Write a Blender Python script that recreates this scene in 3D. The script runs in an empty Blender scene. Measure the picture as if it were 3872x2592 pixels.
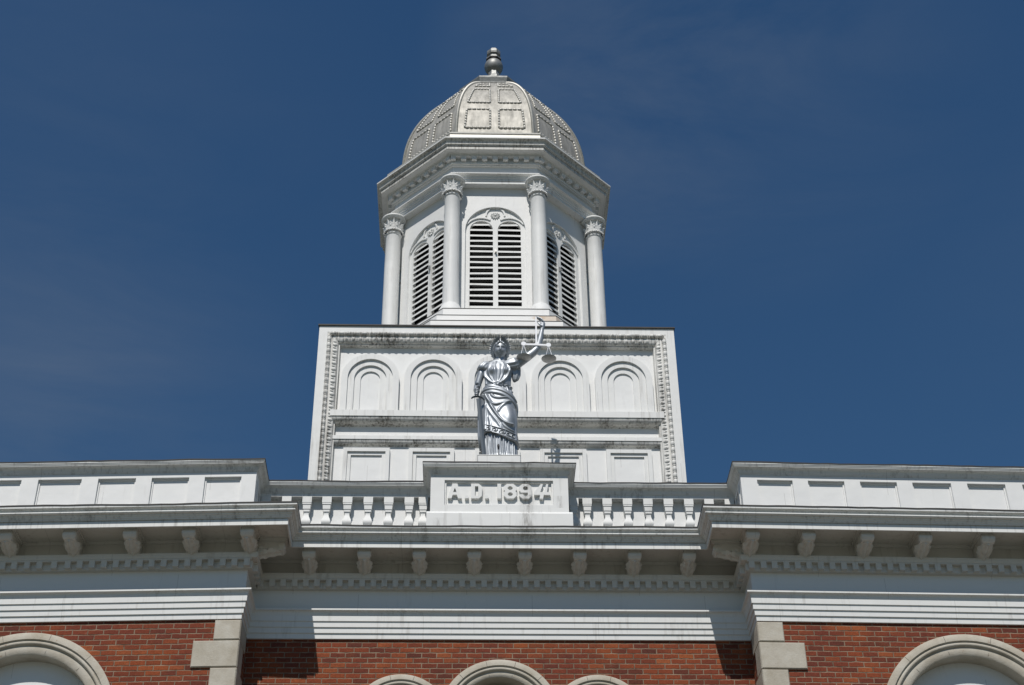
import bpy, bmesh, math, random
import numpy as np
from mathutils import Vector, Matrix
random.seed(7)
rng = np.random.default_rng(5)
PI = math.pi
scn = bpy.context.scene
COL = scn.collection

# ------------------------------------------------------------------ camera
CX, CY, CZ = -0.4912, -19.84, 0.0
YAW, PITCH, ROLL = 0.0351, 0.6390, -0.0119
f = Vector((math.sin(YAW)*math.cos(PITCH), math.cos(YAW)*math.cos(PITCH), math.sin(PITCH)))
r0 = Vector((math.cos(YAW), -math.sin(YAW), 0.0))
u0 = r0.cross(f)
cr, sr = math.cos(ROLL), math.sin(ROLL)
rt = cr*r0 + sr*u0
up = -sr*r0 + cr*u0
cam = bpy.data.cameras.new('camera')
cam.sensor_width = 36.0
cam.lens = 36.0*6114.13/3872.0
cam.clip_start = 0.1
cam.clip_end = 5000.0
camo = bpy.data.objects.new('camera', cam)
COL.objects.link(camo)
M = Matrix((rt, up, -f)).transposed().to_4x4()
M.translation = Vector((CX, CY, CZ))
camo.matrix_world = M
scn.camera = camo

# ------------------------------------------------------------------ sky, sun, exposure
SUN_TO = Vector((-0.222, -1.0, 1.36)).normalized()      # direction towards the sun
world = bpy.data.worlds.new("World")
scn.world = world
world.use_nodes = True
nt = world.node_tree
for n in list(nt.nodes): nt.nodes.remove(n)
wo = nt.nodes.new('ShaderNodeOutputWorld')
bg = nt.nodes.new('ShaderNodeBackground'); bg.inputs['Strength'].default_value = 0.054
sky = nt.nodes.new('ShaderNodeTexSky'); sky.sky_type = 'NISHITA'; sky.sun_disc = False
sky.sun_elevation = math.asin(SUN_TO.z); sky.sun_rotation = math.atan2(SUN_TO.x, SUN_TO.y)
sky.altitude = 200.0; sky.air_density = 1.65; sky.dust_density = 0.0; sky.ozone_density = 10.0
L = nt.links.new
def wn(typ, **kw):
    x = nt.nodes.new(typ)
    for k, v in kw.items():
        if k in x.inputs: x.inputs[k].default_value = v
        else: setattr(x, k, v)
    return x
def wmath(op, a, b=None):
    x = nt.nodes.new('ShaderNodeMath'); x.operation = op
    for i, v in enumerate((a, b)):
        if v is None: continue
        if isinstance(v, (int, float)): x.inputs[i].default_value = v
        else: L(v, x.inputs[i])
    return x.outputs[0]
tc = nt.nodes.new('ShaderNodeTexCoord')
def view_dir(px, py):                                      # a compass direction in the sky
    return (rt*((px-1936)/6114.0) + up*((1296-py)/6114.0) + f).normalized()
cover = None
for (px, py, wid, amt) in ((2700, 120, 0.18, 1.6), (2250, 420, 0.12, 1.0), (150, 1650, 0.17, 1.5), (250, 500, 0.20, 0.6), (4600, 900, 0.2, 0.4)):
    dv = view_dir(px, py)
    vm = wn('ShaderNodeVectorMath', operation='DISTANCE'); vm.inputs[1].default_value = dv; L(tc.outputs['Generated'], vm.inputs[0])
    m = wmath('MULTIPLY', wmath('MAXIMUM', wmath('SUBTRACT', 1.0, wmath('DIVIDE', vm.outputs['Value'], wid)), 0.0), amt)
    cover = m if cover is None else wmath('ADD', cover, m)
mp = nt.nodes.new('ShaderNodeMapping'); mp.inputs['Rotation'].default_value = (0.5, -0.55, 0.1); mp.inputs['Scale'].default_value = (2.0, 3.0, 9.0)
nz = wn('ShaderNodeTexNoise'); nz.inputs['Scale'].default_value = 1.6; nz.inputs['Detail'].default_value = 8; nz.inputs['Roughness'].default_value = 0.62; nz.inputs['Distortion'].default_value = 0.5
rp = nt.nodes.new('ShaderNodeValToRGB'); rp.color_ramp.elements[0].position = 0.30; rp.color_ramp.elements[1].position = 0.75
L(tc.outputs['Generated'], mp.inputs['Vector']); L(mp.outputs[0], nz.inputs['Vector']); L(nz.outputs['Fac'], rp.inputs[0])
fac = wmath('MULTIPLY', wmath('MULTIPLY', rp.outputs[0], cover), 0.25)
mx = nt.nodes.new('ShaderNodeMix'); mx.data_type = 'RGBA'
mx.inputs[7].default_value = (2.9, 3.6, 4.7, 1)
hs = nt.nodes.new('ShaderNodeHueSaturation'); hs.inputs['Saturation'].default_value = 1.10
L(sky.outputs[0], hs.inputs['Color'])
L(fac, mx.inputs[0]); L(hs.outputs[0], mx.inputs[6])
L(mx.outputs[2], bg.inputs['Color']); L(bg.outputs[0], wo.inputs[0])

sun = bpy.data.lights.new('sun', 'SUN'); sun.energy = 4.3; sun.angle = math.radians(0.5); sun.color = (1.0, 0.955, 0.90)
suno = bpy.data.objects.new('sun', sun); COL.objects.link(suno)
suno.rotation_euler = (-SUN_TO).to_track_quat('-Z', 'Y').to_euler()
suno.location = (-10, -40, 60)
scn.view_settings.view_transform = 'Standard'
scn.view_settings.look = 'None'
scn.view_settings.exposure = -0.08
scn.view_settings.gamma = 1.0

# ------------------------------------------------------------------ materials
class NB:
    """little node builder"""
    def __init__(s, name):
        s.m = bpy.data.materials.new(name); s.m.use_nodes = True
        s.t = s.m.node_tree
        s.b = s.t.nodes['Principled BSDF']
        s.geo = s.t.nodes.new('ShaderNodeNewGeometry')
    def n(s, typ, **kw):
        x = s.t.nodes.new(typ)
        for k, v in kw.items():
            if k in x.inputs: x.inputs[k].default_value = v
            else: setattr(x, k, v)
        return x
    def l(s, a, b): s.t.links.new(a, b)
    def math(s, op, a, b=None, c=None):
        x = s.t.nodes.new('ShaderNodeMath'); x.operation = op
        for i, v in enumerate((a, b, c)):
            if v is None: continue
            if isinstance(v, (int, float)): x.inputs[i].default_value = v
            else: s.l(v, x.inputs[i])
        return x.outputs[0]
    def mapped(s, scale):
        x = s.n('ShaderNodeMapping'); x.inputs['Scale'].default_value = scale
        s.l(s.geo.outputs['Position'], x.inputs['Vector']); return x.outputs[0]
    def noise(s, vec, scale, detail=4, rough=0.55):
        x = s.n('ShaderNodeTexNoise'); x.inputs['Scale'].default_value = scale; x.inputs['Detail'].default_value = detail
        x.inputs['Roughness'].default_value = rough
        s.l(vec, x.inputs['Vector']); return x.outputs['Fac']
    def ramp(s, fac, stops):
        x = s.n('ShaderNodeValToRGB'); e = x.color_ramp.elements
        while len(e) < len(stops): e.new(0.5)
        for i, (p, c) in enumerate(stops):
            e[i].position = p; e[i].color = c if len(c) == 4 else (*c, 1)
        s.l(fac, x.inputs[0]); return x.outputs[0]
    def mix(s, fac, a, b, mode='MIX'):
        x = s.n('ShaderNodeMix'); x.data_type = 'RGBA'; x.blend_type = mode
        for i, v in ((0, fac), (6, a), (7, b)):
            if isinstance(v, (int, float)): x.inputs[i].default_value = v
            elif isinstance(v, tuple): x.inputs[i].default_value = (*v, 1) if len(v) == 3 else v
            else: s.l(v, x.inputs[i])
        return x.outputs[2]
    def bump(s, h, strength=0.3, dist=0.01):
        x = s.n('ShaderNodeBump'); x.inputs['Strength'].default_value = strength; x.inputs['Distance'].default_value = dist
        s.l(h, x.inputs['Height']); s.l(x.outputs[0], s.b.inputs['Normal'])

def white_paint(name, base=(0.715, 0.72, 0.705), dirt=0.25, thr=0.60, dirtcol=(0.17, 0.14, 0.10), streak=(7, 7, 0.9), rough=0.55, wav=0.25, drips=()):
    k = NB(name)
    P = k.geo.outputs['Position']
    big = k.noise(P, 0.9, 3)
    med = k.noise(P, 6.0, 5, 0.6)
    c = k.mix(k.math('MULTIPLY', big, 0.35), base, tuple(x*y for x, y in zip(base, (0.90, 0.90, 0.90))))
    c = k.mix(k.math('MULTIPLY', k.math('GREATER_THAN', med, 0.60), 0.05), c, (0.6, 0.59, 0.55))
    st = k.noise(k.mapped(streak), 2.2, 4, 0.6)
    bl = k.noise(k.mapped((1.1, 1.1, 0.5)), 1.6, 4, 0.65)
    mask = k.ramp(k.math('MULTIPLY', st, k.math('ADD', bl, 0.5)), [(thr-0.10, (0, 0, 0)), (thr+0.14, (1, 1, 1))])
    sp = k.n('ShaderNodeSeparateXYZ'); k.l(P, sp.inputs[0])
    seam = k.math('LESS_THAN', k.math('ABSOLUTE', k.math('SUBTRACT', k.math('FRACT', k.math('ADD', k.math('DIVIDE', sp.outputs[0], 2.43), k.math('FRACT', k.math('MULTIPLY', k.math('FLOOR', k.math('MULTIPLY', sp.outputs[2], 2.9)), 0.377)))), 0.5)), 0.0018)
    c = k.mix(k.math('MULTIPLY', seam, 0.30), c, (0.25, 0.24, 0.22))
    for (sx_, za, zc, wd, am) in drips:
        dx = k.math('DIVIDE', k.math('SUBTRACT', sp.outputs[0], sx_), wd)
        gx = k.math('POWER', 2.718, k.math('MULTIPLY', k.math('MULTIPLY', dx, dx), -1.0))
        zin = k.math('MULTIPLY', k.math('GREATER_THAN', sp.outputs[2], za), k.math('LESS_THAN', sp.outputs[2], zc))
        nn = k.ramp(k.noise(k.mapped((14, 14, 3)), 2.0, 6, 0.7), [(0.38, (0, 0, 0)), (0.66, (1, 1, 1))])
        c = k.mix(k.math('MULTIPLY', k.math('MULTIPLY', gx, zin), k.math('MULTIPLY', nn, am)), c, (0.10, 0.088, 0.072))
    c = k.mix(k.math('MULTIPLY', mask, dirt), c, dirtcol)
    k.l(c, k.b.inputs['Base Color']); k.b.inputs['Roughness'].default_value = rough
    k.b.inputs['Specular IOR Level'].default_value = 0.3
    h = k.math('ADD', k.math('MULTIPLY', k.noise(P, 2.6, 2), 1.0), k.math('MULTIPLY', k.noise(P, 45, 3), 0.06))
    k.bump(h, wav, 0.03)
    return k.m

WHITE = white_paint('white_painted_metal', dirt=0.30, thr=0.66, streak=(8, 8, 0.5))
WHITE2 = white_paint('white_painted_panel', base=(0.735, 0.74, 0.73), dirt=0.15, thr=0.72, wav=0.3)
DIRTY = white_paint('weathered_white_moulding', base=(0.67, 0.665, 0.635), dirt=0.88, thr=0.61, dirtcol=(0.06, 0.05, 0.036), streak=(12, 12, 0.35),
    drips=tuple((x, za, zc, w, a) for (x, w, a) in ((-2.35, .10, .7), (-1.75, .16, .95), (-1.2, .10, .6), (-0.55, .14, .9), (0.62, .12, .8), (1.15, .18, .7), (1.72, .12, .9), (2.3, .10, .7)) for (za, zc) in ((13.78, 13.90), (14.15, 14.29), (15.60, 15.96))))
GRIME = white_paint('grimy_belfry_cornice', base=(0.60, 0.595, 0.56), dirt=0.75, thr=0.575, dirtcol=(0.10, 0.09, 0.072), streak=(11, 11, 0.5))
CROWN = white_paint('streaked_cornice_paint', base=(0.705, 0.71, 0.69), dirt=0.42, thr=0.62, dirtcol=(0.11, 0.095, 0.08), streak=(9, 9, 0.2),
                    drips=((0.385, 12.33, 12.49, .07, .9), (-0.9, 12.34, 12.49, .05, .5), (0.38, 11.25, 11.40, .10, .7), (-1.05, 11.2, 11.4, .05, .6), (-3.6, 11.2, 11.4, .04, .7), (-5.6, 11.2, 11.4, .07, .5), (1.15, 11.2, 11.4, .06, .4)))
CREAM = white_paint('aged_white_soffit', base=(0.65, 0.63, 0.585), dirt=0.3, thr=0.66, dirtcol=(0.22, 0.18, 0.13))
STAIN = white_paint('stained_pedestal_paint', base=(0.715, 0.72, 0.705), dirt=0.35, thr=0.66, dirtcol=(0.10, 0.085, 0.07), streak=(5, 5, 0.5),
                    drips=((0.385, 12.10, 12.60, .055, .9), (0.395, 11.40, 12.02, .085, .75), (-0.86, 11.45, 11.60, .07, .4), (0.86, 11.8, 12.0, .04, .5)))

def simple(name, col, rough=0.6, metal=0.0, nscale=None, var=0.15, bump=0.0):
    k = NB(name)
    if nscale:
        nn = k.noise(k.geo.outputs['Position'], nscale, 5, 0.6)
        c = k.mix(nn, tuple(x*(1-var) for x in col), tuple(min(1, x*(1+var)) for x in col))
        k.l(c, k.b.inputs['Base Color'])
        if bump: k.bump(nn, bump, 0.01)
    else: k.b.inputs['Base Color'].default_value = (*col, 1)
    k.b.inputs['Roughness'].default_value = rough; k.b.inputs['Metallic'].default_value = metal
    return k.m

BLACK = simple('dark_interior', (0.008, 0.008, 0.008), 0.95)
FLASH = simple('dark_roof_edge', (0.035, 0.032, 0.03), 0.7, 0.0, 6, 0.6, 0.4)
ROOFM = simple('grey_roof_membrane', (0.16, 0.155, 0.15), 0.8, 0.0, 2, 0.3)
LEDGE = simple('bounce_cut_ledge', (0.15, 0.147, 0.137), 0.8, 0.0, 7, 0.5)  # kept dark to cut the sunlight bounced up onto the frieze
LAMPM = simple('black_fixture', (0.012, 0.010, 0.010), 0.5)
SCALEW = simple('pale_painted_aluminium', (0.78, 0.79, 0.82), 0.42, 0.0)
PANM = simple('grey_pan_metal', (0.50, 0.50, 0.49), 0.5, 0.3, 8, 0.1)
SWORDM = simple('dull_grey_blade', (0.085, 0.105, 0.125), 0.5, 0.2, 5, 0.12)

def dome_metal():
    k = NB('weathered_silver_dome'); P = k.geo.outputs['Position']
    st = k.noise(k.mapped((6, 6, 0.7)), 2.0, 6, 0.65)
    c = k.ramp(st, [(0.30, (0.23, 0.224, 0.20)), (0.5, (0.345, 0.335, 0.302)), (0.68, (0.43, 0.418, 0.378))])
    spots = k.ramp(k.noise(P, 9, 3), [(0.68, (0, 0, 0)), (0.74, (1, 1, 1))])
    c = k.mix(k.math('MULTIPLY', spots, 0.35), c, (0.22, 0.20, 0.17))
    k.l(c, k.b.inputs['Base Color'])
    k.b.inputs['Metallic'].default_value = 0.35
    k.l(k.ramp(k.noise(P, 4, 4), [(0.3, (0.54,)*3), (0.7, (0.70,)*3)]), k.b.inputs['Roughness'])
    k.bump(k.noise(P, 3, 3), 0.25, 0.03)
    return k.m
DOME = dome_metal()
DOMEBEAD = simple('pale_beading', (0.52, 0.505, 0.46), 0.5, 0.25, 20, 0.25)
FINM = simple('old_silver_finial', (0.25, 0.255, 0.245), 0.52, 0.5, 12, 0.5, 0.4)

def silver():
    k = NB('silver_statue_metal'); P = k.geo.outputs['Position']
    k.b.inputs['Metallic'].default_value = 0.55
    c = k.mix(k.noise(P, 7, 4), (0.28, 0.305, 0.33), (0.43, 0.455, 0.48))
    k.l(c, k.b.inputs['Base Color'])
    k.l(k.ramp(k.noise(P, 10, 3), [(0.3, (0.42,)*3), (0.7, (0.54,)*3)]), k.b.inputs['Roughness'])
    k.bump(k.noise(P, 30, 3), 0.10, 0.01)
    return k.m
SILVER = silver()
def stone():
    k = NB('pale_limestone'); P = k.geo.outputs['Position']
    c = k.ramp(k.noise(P, 3.5, 6, 0.65), [(0.3, (0.35, 0.31, 0.24)), (0.55, (0.47, 0.435, 0.365)), (0.75, (0.54, 0.515, 0.45))])
    lay = k.noise(k.mapped((1.2, 1.2, 14)), 3, 4)
    c = k.mix(k.math('MULTIPLY', lay, 0.35), c, (0.33, 0.30, 0.245))
    rust = k.ramp(k.noise(P, 11, 3), [(0.70, (0, 0, 0)), (0.76, (1, 1, 1))])
    c = k.mix(k.math('MULTIPLY', rust, 0.6), c, (0.24, 0.11, 0.045))
    k.l(c, k.b.inputs['Base Color']); k.b.inputs['Roughness'].default_value = 0.85
    k.bump(k.noise(P, 40, 5, 0.7), 0.45, 0.01)
    return k.m
STONE = stone()

def brick():
    k = NB('old_red_brick'); t = k.t
    P = k.geo.outputs['Position']; N = k.geo.outputs['Normal']
    dn = k.n('ShaderNodeTexNoise'); dn.inputs['Scale'].default_value = 14; dn.inputs['Detail'].default_value = 3
    k.l(P, dn.inputs['Vector'])
    sub = k.n('ShaderNodeVectorMath'); sub.operation = 'MULTIPLY_ADD'
    sub.inputs[1].default_value = (0.017, 0.017, 0.019)
    k.l(dn.outputs['Color'], sub.inputs[0]); k.l(P, sub.inputs[2])
    sp = k.n('ShaderNodeSeparateXYZ'); k.l(sub.outputs[0], sp.inputs[0])
    sn = k.n('ShaderNodeSeparateXYZ'); k.l(N, sn.inputs[0])
    side = k.math('GREATER_THAN', k.math('ABSOLUTE', sn.outputs[0]), 0.7)
    u = k.math('ADD', k.math('MULTIPLY', sp.outputs[0], k.math('SUBTRACT', 1.0, side)), k.math('MULTIPLY', sp.outputs[1], side))
    W_, H_ = 0.208, 0.0762
    rowf = k.math('DIVIDE', k.math('SUBTRACT', sp.outputs[2], 0.004), H_)
    row = k.math('FLOOR', rowf)
    fz = k.math('MULTIPLY', k.math('FRACT', rowf), H_)
    wn1 = k.n('ShaderNodeTexWhiteNoise'); wn1.noise_dimensions = '1D'; k.l(row, wn1.inputs['W'])
    off = k.math('ADD', k.math('MULTIPLY', k.math('FLOORED_MODULO', row, 2.0), 0.5), k.math('MULTIPLY', wn1.outputs['Value'], 0.16))
    uf = k.math('ADD', k.math('DIVIDE', u, W_), off)
    colm = k.math('FLOOR', uf)
    fu = k.math('MULTIPLY', k.math('FRACT', uf), W_)
    # distance to brick edge
    du = k.math('MINIMUM', fu, k.math('SUBTRACT', W_, fu))
    dz = k.math('MINIMUM', fz, k.math('SUBTRACT', H_, fz))
    dd = k.math('MINIMUM', du, dz)
    mr = k.n('ShaderNodeMapRange'); mr.inputs['From Min'].default_value = 0.0040; mr.inputs['From Max'].default_value = 0.0095
    k.l(dd, mr.inputs['Value']); face = mr.outputs[0]
    cv = k.n('ShaderNodeCombineXYZ'); k.l(colm, cv.inputs[0]); k.l(row, cv.inputs[1])
    wn = k.n('ShaderNodeTexWhiteNoise'); wn.noise_dimensions = '3D'; k.l(cv.outputs[0], wn.inputs['Vector'])
    c = k.ramp(wn.outputs['Value'], [(0.0, (0.105, 0.038, 0.028)), (0.25, (0.165, 0.046, 0.027)), (0.5, (0.215, 0.055, 0.028)), (0.78, (0.255, 0.066, 0.029)), (1.0, (0.315, 0.094, 0.037))])
    patch = k.noise(k.mapped((0.8, 0.8, 1.6)), 1.1, 4, 0.6)
    c = k.mix(k.ramp(patch, [(0.40, (0, 0, 0)), (0.60, (0.62,)*3)]), c, (0.155, 0.043, 0.030))
    patch2 = k.noise(k.mapped((0.9, 0.9, 1.2)), 0.9, 3, 0.6)
    c = k.mix(k.ramp(patch2, [(0.52, (0, 0, 0)), (0.70, (0.5,)*3)]), c, (0.31, 0.085, 0.027))
    fine = k.noise(P, 55, 5, 0.75)
    c = k.mix(1.0, c, k.ramp(fine, [(0.25, (0.55,)*3), (0.72, (1.25,)*3)]), 'MULTIPLY')
    chip = k.ramp(k.noise(P, 26, 4, 0.7), [(0.66, (0, 0, 0)), (0.72, (1, 1, 1))])
    c = k.mix(k.math('MULTIPLY', chip, 0.55), c, (0.085, 0.030, 0.020))
    eff = k.ramp(k.math('MULTIPLY', k.noise(k.mapped((1.6, 1.6, 3.0)), 2.0, 6, 0.7), k.noise(P, 9, 4, 0.7)), [(0.36, (0, 0, 0)), (0.50, (1, 1, 1))])
    c = k.mix(k.math('MULTIPLY', eff, 0.35), c, (0.36, 0.29, 0.24))
    mort = k.mix(k.ramp(k.noise(P, 5, 5, 0.7), [(0.35, (0, 0, 0)), (0.65, (1, 1, 1))]), (0.13, 0.093, 0.066), (0.30, 0.23, 0.165))
    c = k.mix(face, mort, c)
    k.l(c, k.b.inputs['Base Color']); k.b.inputs['Roughness'].default_value = 0.95; k.b.inputs['Specular IOR Level'].default_value = 0.12
    k.bump(k.math('ADD', k.math('MULTIPLY', face, 0.8), k.math('MULTIPLY', fine, 0.35)), 0.8, 0.008)
    return k.m
BRICK = brick()

def rust_steps():
    k = NB('white_step_with_rust_stains'); P = k.geo.outputs['Position']
    big = k.noise(P, 0.9, 3)
    c = k.mix(k.math('MULTIPLY', big, 0.4), (0.71, 0.71, 0.695), (0.71, 0.71, 0.70))
    warp = k.noise(k.mapped((1.5, 1.5, 5)), 3.0, 4, 0.65)
    for (x, z, rx, rz) in ((0.93, 16.62, 0.22, 0.09), (0.72, 16.63, 0.14, 0.05), (1.42, 16.30, 0.16, 0.10), (1.25, 16.66, 0.10, 0.06)):
        sp = k.n('ShaderNodeSeparateXYZ'); k.l(P, sp.inputs[0])
        a = k.math('DIVIDE', k.math('SUBTRACT', sp.outputs[0], x), rx)
        b = k.math('DIVIDE', k.math('SUBTRACT', sp.outputs[2], z), rz)
        d = k.math('ADD', k.math('MULTIPLY', a, a), k.math('MULTIPLY', b, b))
        d = k.math('ADD', d, k.math('MULTIPLY', k.math('SUBTRACT', warp, 0.5), 2.2))
        m = k.ramp(d, [(0.35, (1, 1, 1)), (1.0, (0, 0, 0))])
        c = k.mix(k.math('MULTIPLY', m, 0.55), c, (0.48, 0.32, 0.17))
    k.l(c, k.b.inputs['Base Color']); k.b.inputs['Roughness'].default_value = 0.55
    k.bump(k.noise(P, 2.5, 2), 0.3, 0.03)
    return k.m
STEPM = rust_steps()
def ground_mat():
    k = NB('lawn_and_paving'); P = k.geo.outputs['Position']
    c = k.ramp(k.noise(P, 0.05, 5), [(0.45, (0.060, 0.072, 0.040)), (0.55, (0.135, 0.13, 0.115))])
    k.l(c, k.b.inputs['Base Color']); k.b.inputs['Roughness'].default_value = 0.95
    return k.m
GROUND = ground_mat()

# ------------------------------------------------------------------ mesh helpers
IDENT = lambda a, b, c: (a, b, c)
YWALL, XW, PROJ = 0.5013, 3.479, 0.5934
CMAP = lambda u, o, z: (u, YWALL - o, z)                       # centre facade: u = x, o = outwards
PSI = {-1: math.radians(2.5), 1: math.radians(1.25)}
def wing_map(side):
    c, s = math.cos(PSI[side]), math.sin(PSI[side])
    return lambda u, o, z: (side*XW + side*c*u + side*s*o, (YWALL-PROJ) + s*u - c*o, z)
TX, TY, TW = 0.011, 1.35, 2.91
TMAP = lambda u, o, z: (TX + u, TY - o, z)
YO = TY + TW
def oct_map(k):
    a = k*PI/4
    ca, sa = math.cos(a), math.sin(a)
    return lambda u, o, z: (TX + u*ca + o*sa, YO + u*sa - o*ca, z)   # k=0 is the front face
T8 = math.tan(PI/8)

class MB:
    def __init__(s): s.v = []; s.f = []
    def add(s, verts, faces, T=IDENT):
        n = len(s.v); s.v += [T(*p) for p in verts]; s.f += [tuple(n+i for i in q) for q in faces]; return s
    def box(s, a0, a1, b0, b1, c0, c1, T=IDENT):
        return s.add([(a0,b0,c0),(a1,b0,c0),(a1,b1,c0),(a0,b1,c0),(a0,b0,c1),(a1,b0,c1),(a1,b1,c1),(a0,b1,c1)],
              [(0,3,2,1),(4,5,6,7),(0,1,5,4),(1,2,6,5),(2,3,7,6),(3,0,4,7)], T)
    def bbox(s, a0, a1, b0, b1, c0, c1, ch, T=IDENT):
        """box whose outward (b1) face is chamfered"""
        v = [(a0,b0,c0),(a1,b0,c0),(a1,b0,c1),(a0,b0,c1),(a0,b1-ch,c0),(a1,b1-ch,c0),(a1,b1-ch,c1),(a0,b1-ch,c1),
             (a0+ch,b1,c0+ch),(a1-ch,b1,c0+ch),(a1-ch,b1,c1-ch),(a0+ch,b1,c1-ch)]
        fs = [(0,1,2,3),(8,9,10,11)]
        for i in range(4):
            j = (i+1) % 4
            fs += [(i,j,4+j,4+i),(4+i,4+j,8+j,8+i)]
        return s.add(v, fs, T)
    def prism(s, pts, b0, b1, T=IDENT):
        """convex outline (a, c) extruded along b"""
        n = len(pts)
        v = [(p[0], b0, p[1]) for p in pts] + [(p[0], b1, p[1]) for p in pts]
        fs = [tuple(range(n)), tuple(range(n, 2*n))] + [(i, (i+1) % n, n+(i+1) % n, n+i) for i in range(n)]
        return s.add(v, fs, T)
    def side_prism(s, pts, u0, u1, T=IDENT):
        """outline (o, z), extruded along u"""
        n = len(pts)
        v = [(u0, p[0], p[1]) for p in pts] + [(u1, p[0], p[1]) for p in pts]
        fs = [tuple(range(n)), tuple(range(n, 2*n))] + [(i, (i+1) % n, n+(i+1) % n, n+i) for i in range(n)]
        return s.add(v, fs, T)
    def lathe(s, prof, seg=24, cx=0, cy=0, T=IDENT, a0=0.0, square=False):
        n = len(prof); v = []
        for (r, z) in prof:
            for k in range(seg):
                a = a0 + 2*PI*k/seg
                v.append((cx + r*math.cos(a), cy + r*math.sin(a), z))
        fs = [(i*seg+k, i*seg+(k+1) % seg, (i+1)*seg+(k+1) % seg, (i+1)*seg+k) for i in range(n-1) for k in range(seg)]
        fs += [tuple(range(seg)), tuple(range((n-1)*seg, n*seg))]
        return s.add(v, fs, T)
    def ellipsoid(s, c, r, seg=8, rings=6, T=IDENT, R=None):
        v = []; fs = []
        for i in range(rings+1):
            th = PI*i/rings
            for k in range(seg):
                a = 2*PI*k/seg
                p = Vector((r[0]*math.sin(th)*math.cos(a), r[1]*math.sin(th)*math.sin(a), r[2]*math.cos(th)))
                if R is not None: p = R @ p
                v.append((c[0]+p.x, c[1]+p.y, c[2]+p.z))
        fs = [(i*seg+k, i*seg+(k+1) % seg, (i+1)*seg+(k+1) % seg, (i+1)*seg+k) for i in range(rings) for k in range(seg)]
        return s.add(v, fs, T)
    def tube(s, pts, rad, seg=8, T=IDENT, flat=1.0, cap=True):
        pts = [Vector(p) for p in pts]; n = len(pts)
        if not hasattr(rad, '__len__'): rad = [rad]*n
        v = []; prev = None
        for i in range(n):
            d = (pts[min(i+1, n-1)] - pts[max(i-1, 0)]).normalized()
            if prev is None:
                a = Vector((0, 0, 1)) if abs(d.z) < 0.9 else Vector((0, 1, 0))
                x = d.cross(a).normalized()
            else:
                x = (prev - d*prev.dot(d)).normalized()
            prev = x; y = d.cross(x)
            for k in range(seg):
                an = 2*PI*k/seg
                p = pts[i] + rad[i]*(math.cos(an)*x + flat*math.sin(an)*y); v.append(tuple(p))
        fs = [(i*seg+k, i*seg+(k+1) % seg, (i+1)*seg+(k+1) % seg, (i+1)*seg+k) for i in range(n-1) for k in range(seg)]
        if cap: fs += [tuple(range(seg)), tuple(range((n-1)*seg, n*seg))]
        return s.add(v, fs, T)
    def grid(s, P, closed=False):
        """P[i][j] points; closed in j"""
        ni, nj = len(P), len(P[0])
        v = [tuple(p) for row in P for p in row]
        fs = [(i*nj+j, i*nj+(j+1) % nj, (i+1)*nj+(j+1) % nj, (i+1)*nj+j) for i in range(ni-1) for j in range(nj if closed else nj-1)]
        return s.add(v, fs)
    def mesh(s, me, T=IDENT):
        return s.add([tuple(v.co) for v in me.vertices], [tuple(p.vertices) for p in me.polygons], T)
    def build(s, name, mat, parent=None, smooth=None):
        me = bpy.data.meshes.new(name); me.from_pydata(s.v, [], s.f)
        bm = bmesh.new(); bm.from_mesh(me); bmesh.ops.recalc_face_normals(bm, faces=bm.faces); bm.to_mesh(me); bm.free()
        me.materials.append(mat)
        if smooth:
            me.shade_smooth()
            if smooth < 179: me.set_sharp_from_angle(angle=math.radians(smooth))
        o = bpy.data.objects.new(name, me); COL.objects.link(o)
        if parent: attach(o, parent)
        return o

def attach(o, p):
    o.parent = p
    M = Matrix.Identity(4); q = p
    chain = []
    while q: chain.append(q); q = q.parent
    for q in reversed(chain): M = M @ (q.matrix_parent_inverse @ q.matrix_basis)
    o.matrix_parent_inverse = M.inverted()
def empty(name, loc, parent=None):
    o = bpy.data.objects.new(name, None); COL.objects.link(o); o.location = loc; o.empty_display_size = 0.3
    if parent: 
        o.location = loc
        attach(o, parent)
    return o
def tag(o, label=None, cat=None, group=None, kind=None):
    if label: o['label'] = label
    if cat: o['category'] = cat
    if group: o['group'] = group
    if kind: o['kind'] = kind

def plate(outlines, thick):
    """flat plate with holes: outlines in (u, z); returns mesh with x=u, y=0..thick (outwards), z"""
    cu = bpy.data.curves.new('plate', 'CURVE'); cu.dimensions = '2D'; cu.fill_mode = 'BOTH'; cu.extrude = thick/2
    for ol in outlines:
        sp = cu.splines.new('POLY'); sp.points.add(len(ol)-1)
        for p, q in zip(sp.points, ol): p.co = (q[0], q[1], 0, 1)
        sp.use_cyclic_u = True
    ob = bpy.data.objects.new('plate', cu)
    me = bpy.data.meshes.new_from_object(ob)
    bpy.data.objects.remove(ob)
    for v in me.vertices: v.co = (v.co.x, v.co.z + thick/2, v.co.y)
    return me
def arch_outline(cx, z0, zs, r, n=24):
    return [(cx-r, z0), (cx+r, z0)] + [(cx + r*math.cos(a), zs + r*math.sin(a)) for a in [PI*i/n for i in range(n+1)]]
def rect(a0, a1, c0, c1): return [(a0, c0), (a1, c0), (a1, c1), (a0, c1)]
def ring_arc(cx, cz, r0, r1, a0, a1, n=24):
    A = [a0 + (a1-a0)*i/n for i in range(n+1)]
    return [(cx + r1*math.cos(a), cz + r1*math.sin(a)) for a in A] + [(cx + r0*math.cos(a), cz + r0*math.sin(a)) for a in reversed(A)]
def cove(p, q, n=6, concave=True):
    """quarter curve from p to q (o, z)"""
    out = []
    for i in range(1, n):
        t = i/n*PI/2
        if concave: a, b = 1-math.cos(t), math.sin(t)
        else: a, b = math.sin(t), 1-math.cos(t)
        out.append((p[0]+(q[0]-p[0])*a, p[1]+(q[1]-p[1])*b))
    return [p] + out + [q]
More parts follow.
